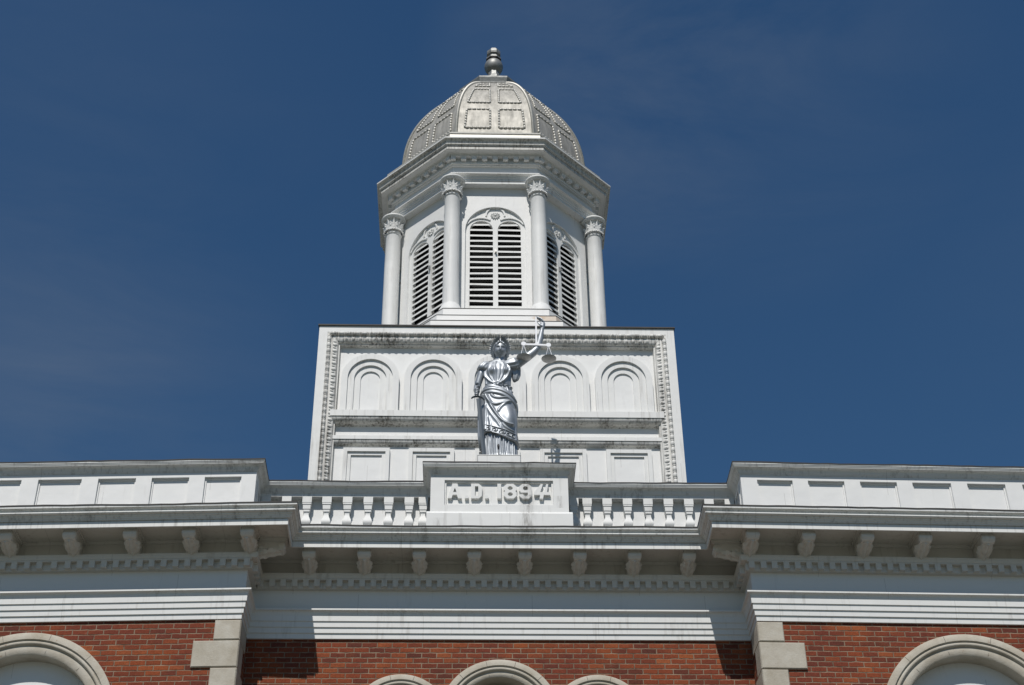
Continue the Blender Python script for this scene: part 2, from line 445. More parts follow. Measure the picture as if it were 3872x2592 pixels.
def sweep(path, prof, closed=False):
    """profile (o, z) swept along a plan path; outwards is to the right of travel"""
    n = len(path); P = [Vector((p[0], p[1])) for p in path]; mit = []
    for i in range(n):
        dn = []
        if i > 0 or closed: dn.append((P[i]-P[i-1]).normalized())
        if i < n-1 or closed: dn.append((P[(i+1) % n]-P[i]).normalized())
        ns = [Vector((d.y, -d.x)) for d in dn]
        if len(ns) == 1: m = ns[0]
        else: m = (ns[0]+ns[1]); m = m/(m.dot(ns[0]))
        mit.append(m)
    b = MB(); k = len(prof)
    v = [(P[i].x + mit[i].x*o, P[i].y + mit[i].y*o, z) for i in range(n) for (o, z) in prof]
    fs = []
    for i in range(n if closed else n-1):
        j = (i+1) % n
        for q in range(k-1): fs.append((i*k+q, j*k+q, j*k+q+1, i*k+q+1))
    b.add(v, fs); return b

# ------------------------------------------------------------------ ground
GZ = -1.65
b = MB(); b.add([(-1500, -1500, GZ), (1500, -1500, GZ), (1500, 1500, GZ), (-1500, 1500, GZ)], [(0, 1, 2, 3)])
g = b.build('ground', GROUND); tag(g, 'level lawn and paving around the courthouse', 'ground', kind='structure')

# ------------------------------------------------------------------ courthouse
CH = empty('courthouse', (0, 0.5, GZ))
tag(CH, 'red brick courthouse with deep white bracketed cornice, stone quoins and white parapet below the tower', 'courthouse')
WL = 8.0                                                   # wing length
wmL, wmR = wing_map(-1), wing_map(1)
def wp(side, u, o): return wing_map(side)(u, o, 0)[:2]
PATH = [wp(-1, WL, 0), wp(-1, 0, 0), (-XW, YWALL), (XW, YWALL), wp(1, 0, 0), wp(1, WL, 0)]
PATH[1] = (-XW, YWALL-PROJ); PATH[4] = (XW, YWALL-PROJ)

# brick walls with arched openings
WO = -0.03                                                 # brick face sits 3 cm behind the architrave
AC, AZ = 2.81, 8.56                                        # wing window arch centre
zb, zt = GZ, 10.03
for side in (-1, 1):
    Tm = wing_map(side)
    me = plate([rect(0.02, WL, zb, zt), arch_outline(AC, 5.6, AZ, 1.10, 40), arch_outline(AC+4.3, 5.6, AZ, 1.10, 40)], 0.30)
    w = MB().mesh(me, lambda u, o, z: Tm(u, o + WO - 0.30, z))
    w.box(0.02, 0.32, WO-0.62, WO-0.30, zb, zt, Tm)        # return towards the centre bay
    w.build('brick_wall', BRICK, CH)
me = plate([rect(-XW-0.3, XW+0.3, zb, zt), arch_outline(0.0, 6.0, 8.89, 0.70, 40), arch_outline(-1.80, 6.0, 8.80, 0.50, 32), arch_outline(1.80, 6.0, 8.80, 0.50, 32)], 0.30)
MB().mesh(me, lambda u, o, z: CMAP(u, o + WO - 0.30, z)).build('brick_wall', BRICK, CH)

# stone quoins
def quoins(side):
    Tm = wing_map(side); tops = 10.008; k = 0
    hs = [0.300, 0.395, 0.36, 0.395]
    z = tops
    while z > GZ + 0.5:
        h = hs[k % 4] if k < 4 else (0.395 if k % 2 else 0.36)
        ln = 0.352 if k % 2 == 0 else 0.617
        q = MB(); q.bbox(0.0, ln, -0.30, 0.004, z-h+0.006, z-0.006, 0.012, Tm)
        q.bbox(-0.004, 0.10, -0.30 if k % 2 else -0.45, -0.004, z-h+0.010, z-0.010, 0.008, Tm)
        q.build('quoin_block', STONE, CH)
        z -= h; k += 1
quoins(-1); quoins(1)

# arched windows of the wings
def stone_arch(name_parent, Tm, cx, cz, r, w1, w2, w3, oz, legz, n=48):
    """three orders: proud band, roll, recessed inner band"""
    b = MB()
    A = [PI*i/n for i in range(n+1)]
    prof = [(r, WO-0.05), (r, oz-0.01), (r-0.012, oz), (r-w1, oz), (r-w1-0.006, oz-0.02), (r-w1-0.018, oz-0.022)]
    for i in range(7):
        t = PI*i/6
        prof.append((r-w1-0.018-w2*0.5*(1-math.cos(t)), oz-0.03+0.018*math.sin(t)))
    prof += [(r-w1-w2-0.03, oz-0.05), (r-w1-w2-0.045, oz-0.045), (r-w1-w2-w3+0.02, oz-0.05), (r-w1-w2-w3, oz-0.065), (r-w1-w2-w3, oz-0.36)]
    P = []
    for (rr, o) in prof:
        row = [(cx + rr, o, legz)] + [(cx + rr*math.cos(a), o, cz + rr*math.sin(a)) for a in A] + [(cx - rr, o, legz)]
        P.append([Tm(*p) for p in row])
    b.grid(P)
    ob = b.build('stone_surround', STONE, name_parent, smooth=40)
    # thin dark mortar joints between the voussoirs
    j = MB()
    for a in [PI*(0.08+0.165*i) for i in range(6)]:
        for (ra, rb, oo) in ((r-w1, r-0.01, oz+0.001), (r-w1-w2-w3+0.02, r-w1-w2-0.05, oz-0.0465)):
            ca, sa = math.cos(a), math.sin(a); d = 0.0022
            j.add([(cx+ra*ca-d*sa, oo, cz+ra*sa+d*ca), (cx+rb*ca-d*sa, oo, cz+rb*sa+d*ca), (cx+rb*ca+d*sa, oo, cz+rb*sa-d*ca), (cx+ra*ca+d*sa, oo, cz+ra*sa-d*ca)], [(0, 1, 2, 3)], Tm)
    j.build('mortar_joint', FLASH, ob)
    return ob
def window(Tm, cx, cz, r, w1, w2, w3, oz, label, infill):
    p = Tm(cx, 0, 5.6)
    e = empty('arched_window', p, CH); e['label'] = label
    stone_arch(e, Tm, cx, cz, r, w1, w2, w3, oz, 5.6)
    ri = r-w1-w2-w3
    me = plate([arch_outline(cx, 5.6, cz, ri+0.05, 40)], 0.05)
    MB().mesh(me, lambda u, o, z: Tm(u, o-0.29, z)).build('infill_panel', infill, e)
for side in (-1, 1):
    for dx in (0.0, 4.3):
        window(wing_map(side), AC+dx, AZ, 1.28, 0.095, 0.05, 0.145, 0.045, 'stone arched window blanked with a white panel', WHITE2)
window(CMAP, 0.0, 8.89, 0.808, 0.085, 0.045, 0.10, 0.045, 'tall middle stone arch of the centre bay', STONE)
for sx in (-1, 1):
    window(CMAP, sx*1.335, 8.825, 0.655, 0.075, 0.045, 0.08, 0.038, 'lower flanking stone arch of the centre bay', STONE)

# entablature
arch_prof = [(-0.08, 10.018), (0.0, 10.018), (0.002, 10.094), (0.019, 10.096), (0.021, 10.175), (0.037, 10.177), (0.039, 10.258), (0.054, 10.260), (0.056, 10.345)] \
    + cove((0.060, 10.350), (0.098, 10.402), 6) + [(0.107, 10.404), (0.107, 10.426)]
sweep(PATH, arch_prof).build('architrave', WHITE, CH)
sweep(PATH, [(0.107, 10.4262), (0.0, 10.436)]).build('added_ledge_strip', LEDGE, CH)  # unseen dark ledge top, added to keep bounced sunlight off the frieze
sweep(PATH, [(0.02, 10.40), (0.02, 10.765)]).build('frieze', WHITE2, CH)
bed_prof = [(0.0, 10.742), (0.085, 10.742), (0.088, 10.752), (0.088, 10.790), (0.094, 10.793), (0.094, 10.803), (0.088, 10.806), (0.088, 10.868), (0.154, 10.868)] \
    + cove((0.154, 10.878), (0.163, 10.925), 5, False) + [(0.166, 10.928), (0.166, 10.944), (0.02, 10.946)]
sweep(PATH, bed_prof).build('bed_moulding', CREAM, CH)
sweep(PATH, [(0.03, 10.93), (0.03, 11.160)] + cove((0.034, 11.162), (0.066, 11.190), 5, False) + [(0.070, 11.197), (0.572, 11.197), (0.572, 11.117), (0.585, 11.117)]).build('soffit', CREAM, CH)
crown_prof = [(0.585, 11.117), (0.592, 11.119), (0.592, 11.205), (0.578, 11.207), (0.578, 11.216), (0.610, 11.220), (0.612, 11.236), (0.622, 11.238), (0.630, 11.256), (0.632, 11.262), (0.645, 11.264), (0.647, 11.283), (0.655, 11.285)] \
    + [(0.662+0.026*math.sin(t), 11.303-0.019*math.cos(t)) for t in (0.3, 0.8, 1.3, 1.8, 2.3, 2.8)] + cove((0.660, 11.324), (0.698, 11.363), 6, True) + [(0.709, 11.364), (0.711, 11.391), (0.70, 11.395)]
sweep(PATH, crown_prof).build('cornice_crown', CROWN, CH)
def wavy_edge(path_prof, name='roof_edge', parent=None):
    path, prof = path_prof; pts = []; fixed = []
    for a, c in zip(path[:-1], path[1:]):
        n = max(1, int(math.dist(a, c)/0.16))
        for i in range(n): pts.append((a[0]+(c[0]-a[0])*i/n, a[1]+(c[1]-a[1])*i/n))
    pts.append(path[-1]); b = sweep(pts, prof); k = len(prof); w = 0.0
    for i in range(len(pts)):
        w = 0.75*w + random.uniform(-.0045, .0045)
        for q in range(1, 4): x, y, z = b.v[i*k+q]; b.v[i*k+q] = (x, y, z + w + (random.uniform(-.003, .003) if q == 2 else 0))
    return b.build(name, FLASH, parent)
wavy_edge((PATH, [(0.70, 11.391), (0.717, 11.391), (0.718, 11.408), (0.70, 11.420), (0.0, 11.46)]), 'roof_edge', CH)

# dentils: one band for every run
def crenel(us, w, z0, z1, back):
    """one closed outline: teeth at us hanging from a strip"""
    us = sorted(us); o = [(us[0]-w/2-0.02, back), (us[0]-w/2-0.02, z1)]
    for u in us:
        zz = z0 + random.uniform(-.001, .001)
        o += [(u-w/2, z1), (u-w/2, zz), (u+w/2, zz), (u+w/2, z1)]
    o += [(us[-1]+w/2+0.02, z1), (us[-1]+w/2+0.02, back)]
    return o
def dentil_run(us, Tm, w=0.078):
    me = plate([crenel(us, w, 10.750, 10.848, 10.866)], 0.066)
    return MB().mesh(me, lambda u, o, z: Tm(u, o+0.086, z)).build('dentil_band', CREAM, CH)
dC = [-3.334,-3.172,-3.018,-2.86,-2.702,-2.548,-2.385,-2.231,-2.073,-1.918,-1.761,-1.609,-1.454,-1.297,-1.142,-0.987,-0.832,-0.677,-0.522,-0.371,-0.212,-0.052,0.081,0.211,0.37]
dC += [0.37+0.1567*i for i in range(1, 19)] + [3.34]
dL = [-0.085,-0.023+.0,0.148,0.307,0.472,0.632,0.791,0.952,1.115,1.279,1.442,1.607,1.77,1.934,2.097,2.266,2.43,2.616,2.819,2.987,3.163,3.324]
dL = dL[1:] + [3.324+0.163*i for i in range(1, 28)]
dR = [-0.015,0.148,0.303,0.467,0.624,0.784,0.948,1.108,1.268,1.428,1.59,1.755,1.918,2.083,2.25,2.417,2.583,2.748,2.958,3.128,3.305,3.475,3.65]
dR += [3.65+0.163*i for i in range(1, 26)]
dentil_run(dC, CMAP); dentil_run(dL, wmL); dentil_run(dR, wmR)
for sx in (-1, 1):
    Tr = (lambda sx: lambda u, o, z: (sx*(XW-o), YWALL-PROJ+u, z))(sx)
    dentil_run([0.06, 0.22, 0.37], Tr)

# brackets under the soffit
def bracket_mesh():
    """local frame: u across, o outwards, z up; o measured from the wall"""
    b = MB(); hw = 0.080
    S = [(0.02, 11.195), (0.02, 10.947), (0.165, 10.947), (0.175, 10.957)]
    S += [(0.175+0.05*math.sin(t), 10.957+0.055*(1-math.cos(t))) for t in (0.4, 0.8, 1.2, 1.57)]
    S += [(0.27, 11.028), (0.33, 11.026), (0.40, 11.016)]
    S += [(0.455+0.050*math.sin(t), 11.060-0.050*math.cos(t)) for t in (-0.6, 0, 0.5, 1.0, 1.5, 2.0, 2.5)]
    S += [(0.45, 11.195)]
    # ruled strips so the concave outline stays clean
    n = len(S); top = 11.195
    low = S[1:-1]
    for i in range(len(low)-1):
        (o0, z0), (o1, z1) = low[i], low[i+1]
        if o1 - o0 < 1e-4: continue
        t0 = t1 = top
        b.add([(-hw, o0, z0), (hw, o0, z0), (hw, o1, z1), (-hw, o1, z1), (-hw, o0, t0), (hw, o0, t0), (hw, o1, t1), (-hw, o1, t1)],
              [(0, 1, 2, 3), (0, 3, 7, 4), (1, 2, 6, 5), (4, 5, 6, 7)])
    b.box(-hw+.002, hw-.002, 0.40, 0.508, 11.075, top-.002)
    b.box(-0.066, 0.066, 0.03, 0.186, 10.9455, 10.972)
    b.lathe([(0.001, -hw-0.014), (0.042, -hw-0.014), (0.054, -hw), (0.054, hw), (0.042, hw+0.014), (0.001, hw+0.014)], 14, T=lambda x, y, z: (z, 0.466+x, 11.082+y))
    # side volutes: big at the wall, small in front
    for sx in (-1, 1):
        for (oc, zc, rr) in ((0.190, 11.050, 0.080), (0.466, 11.082, 0.054)):
            b.lathe([(rr, 0), (rr, 0.010), (rr*0.75, 0.012), (rr*0.7, 0.005), (rr*0.45, 0.006), (rr*0.38, 0.016), (0.001, 0.02)], 14, T=(lambda sx, oc, zc: lambda x, y, z: (sx*(hw+z-0.002), oc+x, zc+y))(sx, oc, zc))
    # acanthus leaf on the lower face
    nU, nV = 13, 12; P = []
    for i in range(nV):
        t = i/(nV-1)
        o = 0.166 + t*0.300; zc = 10.946 + 0.076*t**0.75
        wid = 0.064 + 0.048*math.sin(PI*min(1, t*1.08)**0.9)
        row = []
        for j in range(nU):
            s = -1 + 2*j/(nU-1)
            ridge = 0.016*math.cos(s*9 - 4.5*t*(1 if s > 0 else -1)*0) * (1-0.5*abs(s))
            lobes = 1 + 0.10*math.cos(t*22)*(abs(s) > 0.8)
            row.append((s*wid*lobes, o + 0.02*abs(s)*-1, zc - 0.030*(1-s*s) - ridge*0.8 - 0.010*math.cos(abs(s)*7 - t*16)*(abs(s) > .1) + 0.02*s*s))
        P.append(row)
    P.append([(p[0]*0.9, p[1]-0.01, 11.075) for p in P[-1]])
    b.grid(P)
    # moulded cap against the soffit
    for (d, z0, z1) in ((0.018, 11.150, 11.170), (0.036, 11.170, 11.1965)):
        b.box(-hw-d, hw+d, 0.03, 0.51+d, z0, z1)
    me = bpy.data.meshes.new('bracket'); me.from_pydata(b.v, [], b.f)
    bm = bmesh.new(); bm.from_mesh(me); bmesh.ops.recalc_face_normals(bm, faces=bm.faces); bm.to_mesh(me); bm.free()
    me.shade_smooth(); me.set_sharp_from_angle(angle=math.radians(40)); me.materials.append(CREAM)
    return me
BRK = bracket_mesh()
def place_bracket(Tm, u):
    o = bpy.data.objects.new('bracket', BRK); COL.objects.link(o)
    p0, px, po = Vector(Tm(u, 0, 0)), Vector(Tm(u+1, 0, 0)), Vector(Tm(u, 1, 0))
    Mx = Matrix(((px-p0), (po-p0), Vector((0, 0, 1)))).transposed().to_4x4(); Mx.translation = p0
    attach(o, CH); o.matrix_basis = Mx
    return o
for u in (-2.653, -1.887, -1.12, -0.354, 0.354, 1.12, 1.887, 2.653): place_bracket(CMAP, u)
for u in (-0.055, 0.74, 1.541, 2.364, 3.237, 4.05, 4.85, 5.65, 6.45): place_bracket(wmL, u)
for u in (-0.034, 0.741, 1.555, 2.364, 3.243, 4.05, 4.85, 5.65, 6.45): place_bracket(wmR, u)
for sx in (-1, 1):
    Tr = (lambda sx: lambda u, o, z: (sx*(XW-o), YWALL-PROJ+u*sx*-1, z))(sx)
    place_bracket(Tr, 0.0 + 0.02*sx)

# parapet: panels on the wings, balusters in the centre, date block in the middle
PF = 0.011
PEDW, PEDY = 0.984, -0.044
YP = YWALL - PF
PPATH = [wp(-1, WL, PF), (-XW+PF, YWALL-PROJ-PF), (-XW+PF, YP), (-PEDW, YP), (-PEDW, PEDY), (PEDW, PEDY), (PEDW, YP), (XW-PF, YP), (XW-PF, YWALL-PROJ-PF), wp(1, WL, PF)]
cop_prof = [(-0.12, 12.284), (-0.002, 12.284), (0.0, 12.335), (0.010, 12.337), (0.012, 12.352), (0.022, 12.354), (0.024, 12.366)] + cove((0.030, 12.368), (0.088, 12.420), 7) + [(0.096, 12.422), (0.097, 12.436), (0.104, 12.438), (0.105, 12.452), (0.113, 12.455), (0.115, 12.474), (0.11, 12.478)]
sweep(PPATH, cop_prof).build('parapet_coping', CROWN, CH)
wavy_edge((PPATH, [(0.10, 12.471), (0.120, 12.472), (0.121, 12.489), (0.10, 12.498), (-0.35, 12.52)]), 'roof_edge', CH)
def wing_parapet(side, spans):
    Tm = wing_map(side); z0, z1 = 11.40, 12.33
    holes = [rect(a, c, 11.78, 12.258) for a, c in spans]
    b = MB().mesh(plate([rect(0.0, WL, z0, z1)] + holes, 0.06), lambda u, o, z: Tm(u - 0.011*(u < 0.01), o + PF - 0.06, z))
    b.box(-0.011, WL, -0.25, PF-0.0605, z0, z1-0.01, Tm)
    b.box(0.03, 0.2, -0.60, -0.25, z0, z1-0.01, Tm)
    b.build('parapet_wall', WHITE2, CH)
    for a, c in spans:
        q = MB()
        q.mesh(plate([rect(a+.001, c-.001, 11.781, 12.257), rect(a+0.022, c-0.022, 11.80, 12.236)], 0.02), lambda u, o, z: Tm(u, o + PF - 0.055, z))
        q.box(a+0.022, c-0.022, PF-0.07, PF-0.052, 11.80, 12.236, Tm)
        q.build('parapet_panel', WHITE2, CH)
wing_parapet(-1, [(.2,.723),(.946,1.48),(1.706,2.245),(2.481,3.103),(3.342,3.92),(4.16,4.75),(4.98,5.56),(5.8,6.38)])
wing_parapet(1, [(.226,.74),(.964,1.493),(1.723,2.26),(2.487,3.053),(3.29,3.85),(4.1,4.66),(4.9,5.46),(5.7,6.3)])
# return panels facing the centre
for sx in (-1, 1):
    b = MB()
    Tr = (lambda sx: lambda u, o, z: (sx*(XW-PF-o), YWALL-PROJ+u, z))(sx)
    b.mesh(plate([rect(0.13, 0.50, 11.5, 12.25), rect(0.155, 0.475, 11.53, 12.225)], 0.012), Tr)
    b.build('parapet_panel', WHITE2, CH)

# balustrade
bz = lambda z: z
BPROF = [(0.068, 12.284), (0.068, 12.186), (0.064, 12.184), (0.064, 12.160), (0.056, 12.156), (0.054, 12.085), (0.046, 12.080), (0.046, 12.045), (0.036, 12.040), (0.033, 12.025), (0.034, 11.995), (0.041, 11.96), (0.054, 11.925), (0.064, 11.895), (0.066, 11.87), (0.060, 11.845), (0.046, 11.828), (0.044, 11.818), (0.056, 11.812), (0.056, 11.786), (0.066, 11.78), (0.068, 11.74), (0.068, 11.44)]
bb = MB().lathe([(r*1.41421, z) for r, z in BPROF], 4, a0=PI/4)
bbal = bb.build('baluster', WHITE, CH, smooth=40)
BME = bbal.data
attach(bbal, CH)
BX = [-3.385, -3.085, -2.789, -2.501, -2.2, -1.9, -1.602, -1.304, -1.10, 1.10, 1.295, 1.588, 1.887, 2.187, 2.487, 2.787, 3.085, 3.385]
for i, x in enumerate(BX):
    o = bbal if i == 0 else bbal.copy()
    if i: COL.objects.link(o)
    attach(o, CH); o.matrix_basis = Matrix.Translation((x, YP+0.066, 0))
b = MB(); b.box(-XW-0.1, XW+0.1, YP+0.118, YP+0.30, 11.40, 12.30); b.build('balustrade_back', WHITE2, CH)
# small broken hole in the coping soffit and a flaked baluster are left to the paint material

# pedestal with the date
PED = empty('pedestal', (0, 0.3, 11.42), CH); PED['label'] = 'stained white pedestal block carrying the raised date A.D. 1894'
PT = lambda u, o, z: (u, PEDY - o, z)
b = MB().mesh(plate([rect(-PEDW, PEDW, 11.5, 12.30), rect(-0.785, 0.769, 11.843, 12.252)], 0.055), lambda u, o, z: PT(u, o-0.055, z))
b.box(-PEDW+.001, PEDW-.001, PEDY+0.0555, 1.0, 11.45, 12.33)
b.build('pedestal_block', STAIN, PED)
b = MB()
b.mesh(plate([rect(-0.784, 0.768, 11.844, 12.251), rect(-0.760, 0.744, 11.862, 12.228)], 0.028), lambda u, o, z: PT(u, o-0.0555, z))
b.build('panel_frame', STAIN, PED)
b = MB(); b.side_prism([(-0.5, 11.42), (0.05, 11.42), (0.05, 11.676), (0.044, 11.684), (0.008, 11.712), (0.0005, 11.73), (-0.5, 11.73)], -1.034, 1.034, PT)
b.build('pedestal_base', STAIN, PED)
# block letters, drawn as plates
LH0, LH1 = 11.957, 12.198
def glyph(ch, x0, x1):
    z0, z1 = LH0, LH1; w = x1-x0; h = z1-z0; t = 0.056; c = 0.045
    if ch == 'A':
        m = (x0+x1)/2; za = z0+0.055; zb_ = z0+0.098; s = (w/2-0.030)/h
        inn = lambda z: (w/2-0.030) - (z-z0)*s + 0.030
        outer = [(x0, z0), (x0+t, z0), (x0+t+0.016, za), (x1-t-0.016, za), (x1-t, z0), (x1, z0), (m+0.036, z1), (m-0.036, z1)]
        return [outer, [(m-0.026, zb_), (m+0.026, zb_), (m, zb_+0.075)]]
    if ch == '.': return [rect(x0, x1, z0, z0+0.05)]
    if ch == 'D':
        outer = [(x0, z0), (x1-c, z0), (x1, z0+c), (x1, z1-c), (x1-c, z1), (x0, z1)]
        return [outer, rect(x0+t, x1-t*0.95, z0+0.042, z1-0.042)]
    if ch == '1': return [rect(x0, x1, z0, z1)]
    if ch == '8':
        zm = (z0+z1)/2
        outer = [(x0+c, z0), (x1-c, z0), (x1, z0+c), (x1, zm-0.022), (x1-0.02, zm), (x1, zm+0.022), (x1, z1-c), (x1-c, z1), (x0+c, z1), (x0, z1-c), (x0, zm+0.022), (x0+0.02, zm), (x0, zm-0.022), (x0, z0+c)]
        def hole(a, b_): 
            k = 0.022
            return [(x0+t, a+k), (x0+t+k, a), (x1-t-k, a), (x1-t, a+k), (x1-t, b_-k), (x1-t-k, b_), (x0+t+k, b_), (x0+t, b_-k)]
        return [outer, hole(z0+0.038, zm-0.020), hole(zm+0.020, z1-0.038)]
    if ch == '9':
        zm = z0+0.098
        outer = [(x0+c, z0), (x1-c, z0), (x1, z0+c), (x1, z1-c), (x1-c, z1), (x0+c, z1), (x0, z1-c), (x0, zm+0.03), (x0+0.035, zm), (x1-t, zm), (x1-t, z0+0.06), (x1-t-0.02, z0+0.042), (x0+t+0.02, z0+0.042), (x0+t, z0+0.07), (x0, z0+0.07), (x0, z0+c)]
        k = 0.02; a, b_ = zm+0.038, z1-0.038
        return [outer, [(x0+t, a+k), (x0+t+k, a), (x1-t-k, a), (x1-t, a+k), (x1-t, b_-k), (x1-t-k, b_), (x0+t+k, b_), (x0+t, b_-k)]]
    if ch == '4':
        zb4 = z0+0.062; zt4 = zb4+0.045
        return [[(x0+0.075, z0), (x0+0.128, z0), (x0+0.136, zb4), (x1, zb4), (x1, zt4), (x0+0.185, zt4), (x0+0.205, z1), (x0+0.176, z1), (x0+0.142, zt4), (x0+0.088, zt4), (x0+0.128, z1), (x0+0.098, z1), (x0, zt4), (x0, zb4), (x0+0.085, zb4)]]
for ch, x0, x1 in (('A', -0.739, -0.536), ('.', -0.494, -0.443), ('D', -0.406, -0.250), ('.', -0.205, -0.155), ('1', -0.030, 0.024), ('8', 0.061, 0.246), ('9', 0.282, 0.460), ('4', 0.495, 0.726)):
    MB().mesh(plate(glyph(ch, x0, x1), 0.045), lambda u, o, z: PT(u, o-0.0535, z)).build('full_stop' if ch == '.' else 'letter' if ch.isalpha() else 'numeral', STAIN, PED)

# roof slab behind the parapets and plain outer walls
b = MB(); b.box(-XW-WL, XW+WL, 0.9, 16, GZ, 11.40); b.build('rear_block', BRICK, CH)
b = MB(); b.box(-XW-WL+0.1, XW+WL-0.1, 0.65, 15.9, 11.40, 11.50); b.build('flat_roof', ROOFM, CH)

# ------------------------------------------------------------------ tower: square stage, belfry, dome
TOW = empty('bell_tower', (TX, YO, 11.5))
tag(TOW, 'white square tower with octagonal louvred belfry, columns and silver ribbed dome', 'tower')
RD = 0.14                                                   # depth of the recessed field
tz0, tz1 = 11.5, 16.06
b = MB()
b.box(-TW, TW, -2*TW, -RD-0.001, tz0, tz1-0.01, TMAP)
b.build('tower_body', WHITE2, TOW)
# frame
fi, ft = 2.772, 15.938
b = MB()
b.mesh(plate([[(-TW, tz0), (-fi, tz0), (-fi, ft), (fi, ft), (fi, tz0), (TW, tz0), (TW, tz1), (-TW, tz1)]], RD), lambda u, o, z: TMAP(u, o-RD, z))
b.build('tower_frame', WHITE, TOW)
b = MB()
for x0, x1, y0, y1 in ((-TW-.02, TW+.02, TY-.025, TY+0.1), (-TW-.02, -TW+.1, TY+.1, TY+2*TW), (TW-.1, TW+.02, TY+.1, TY+2*TW)):
    b.box(TX+x0, TX+x1, y0, y1, tz1, tz1+0.022)
b.build('roof_edge', FLASH, TOW)
b = MB(); b.box(TX-TW+.05, TX+TW-.05, TY+.05, TY+2*TW-.05, tz1-.05, tz1+.012); b.build('tower_roof', ROOFM, TOW)
# cove lining of the frame (slopes from the front plane to the field)
cw = 0.222
cp = [(0.0, -0.004), (0.070, -0.006), (0.074, -0.018), (0.082, -0.018), (0.084, -0.008)] + [(0.084+0.106*math.sin(t), -0.008-0.048*(1-math.cos(t))) for t in (0.4, 0.8, 1.2, 1.57)] \
    + [(0.192, -0.064), (0.210, -0.066), (0.212, -0.085), (0.222, -0.1395)]
v = []; fs = []; n = len(cp)
for (w, o) in cp:
    v += [(-fi+w, o, tz0), (-fi+w, o, ft-w), (fi-w, o, ft-w), (fi-w, o, tz0)]
for i in range(n-1):
    for j in range(3): fs.append((i*4+j, i*4+j+1, (i+1)*4+j+1, (i+1)*4+j))
MB().add(v, fs, TMAP).build('frame_cove', DIRTY, TOW)
# bead-and-reel and egg strips
def bead_strip(b, p, q, pitch, r):
    p, q = Vector(p), Vector(q); d = q-p; n = max(1, round(d.length/pitch)); d = d/n; ax = d.normalized(); R = ax.to_track_quat('Z', 'Y').to_matrix()
    for i in range(n):
        c = p + d*(i+0.5)
        L_ = d.length*0.36
        prof = [(0.001, -L_), (r*0.72, -L_), (r, -L_*0.75), (r, L_*0.75), (r*0.72, L_), (0.001, L_)]
        b.lathe(prof, 8, T=(lambda c, R: lambda x, y, z: TMAP(*(c + R @ Vector((x, y, z)))))(c, R))
        for s in (-0.46, 0.46):
            cc = c + d*s
            b.lathe([(0.001, -0.006), (r*0.9, -0.004), (r*0.9, 0.004), (0.001, 0.006)], 8, T=(lambda c, R: lambda x, y, z: TMAP(*(c + R @ Vector((x, y, z)))))(cc, R))
def egg_strip(b, p, q, pitch, r, inw):
    p, q = Vector(p), Vector(q); d = q-p; n = max(1, round(d.length/pitch)); d = d/n; inw = Vector(inw)
    for i in range(n):
        c = p + d*(i+0.5); ax = d.normalized()
        out = Vector((0, 1, 0)); lng = (inw*0.75 - out*0.65).normalized(); nrm = ax.cross(lng)
        R = Matrix((ax, nrm, lng)).transposed()
        b.ellipsoid(c, (pitch*0.33, r*0.75, r*1.15), 8, 6, TMAP, R)
        c2 = p + d*i
        b.ellipsoid(c2, (pitch*0.10, r*0.6, r*1.1), 6, 4, TMAP, R)
bo = 0.024
def strips(bp, bq, bpit, ep, eq, epit, inw):
    b1, b2 = MB(), MB()
    bead_strip(b1, bp, bq, bpit, 0.032); egg_strip(b2, ep, eq, epit, 0.044, inw)
    b1.build('bead_and_reel', DIRTY, TOW, smooth=50); b2.build('egg_and_dart', DIRTY, TOW, smooth=60)
strips((-fi+0.034, 0.004, ft-0.034), (fi-0.034, 0.004, ft-0.034), 0.128, (-fi+0.26, -0.034, ft-0.142), (fi-0.26, -0.034, ft-0.142), 0.112, (0, 0, -1))
for s in (-1, 1):
    strips((s*(fi-0.034), 0.004, ft-0.09), (s*(fi-0.034), 0.004, 12.7), 0.116, (s*(fi-0.140), -0.034, ft-0.19), (s*(fi-0.140), -0.034, 12.7), 0.122, (-s, 0, 0))
# sills across the field
RF = -RD
def sill(name, xe, top, bot, botm, of):
    prof = [(RF, top+0.03), (of-0.01, top+0.005), (of, top), (of, bot), (of-0.012, bot-0.004)] + cove((of-0.015, bot-0.012), (RF+0.03, botm+0.03), 8, True)[0:0] \
        + [(of-0.012 - (of-0.012-RF-0.02)*(1-math.cos(t)), bot-0.012 - (bot-0.012-botm-0.02)*math.sin(t)) for t in [PI/2*i/7 for i in range(8)]] + [(RF+0.02, botm+0.012), (RF+0.008, botm+0.010), (RF+0.008, botm), (RF-0.02, botm)]
    b = MB(); k = len(prof)
    v = []
    for sgn in (-1, 1):
        for (o, z) in prof:
            cut = max(0.0, (of-o))*0.55
            v.append((sgn*(xe-cut), o, z))
    fs = [(i, i+1, k+i+1, k+i) for i in range(k-1)] + [tuple(range(k)), tuple(range(k, 2*k))]
    b.add(v, fs, TMAP); return b.build(name, DIRTY, TOW)
sz = 1.0104
sill('tower_sill', 2.64, 14.398, 14.290, 14.172, 0.006)
sill('tower_sill', 2.59, 13.955, 13.892, 13.800, -0.055)
b = MB()
for (xe, z0, z1, of) in ((2.642, 14.289, 14.399, 0.008), (2.592, 13.891, 13.956, -0.053)):
    b.box(-xe, xe, RF+0.01, of, z0, z1, TMAP)
b.build('sill_face', WHITE, TOW)
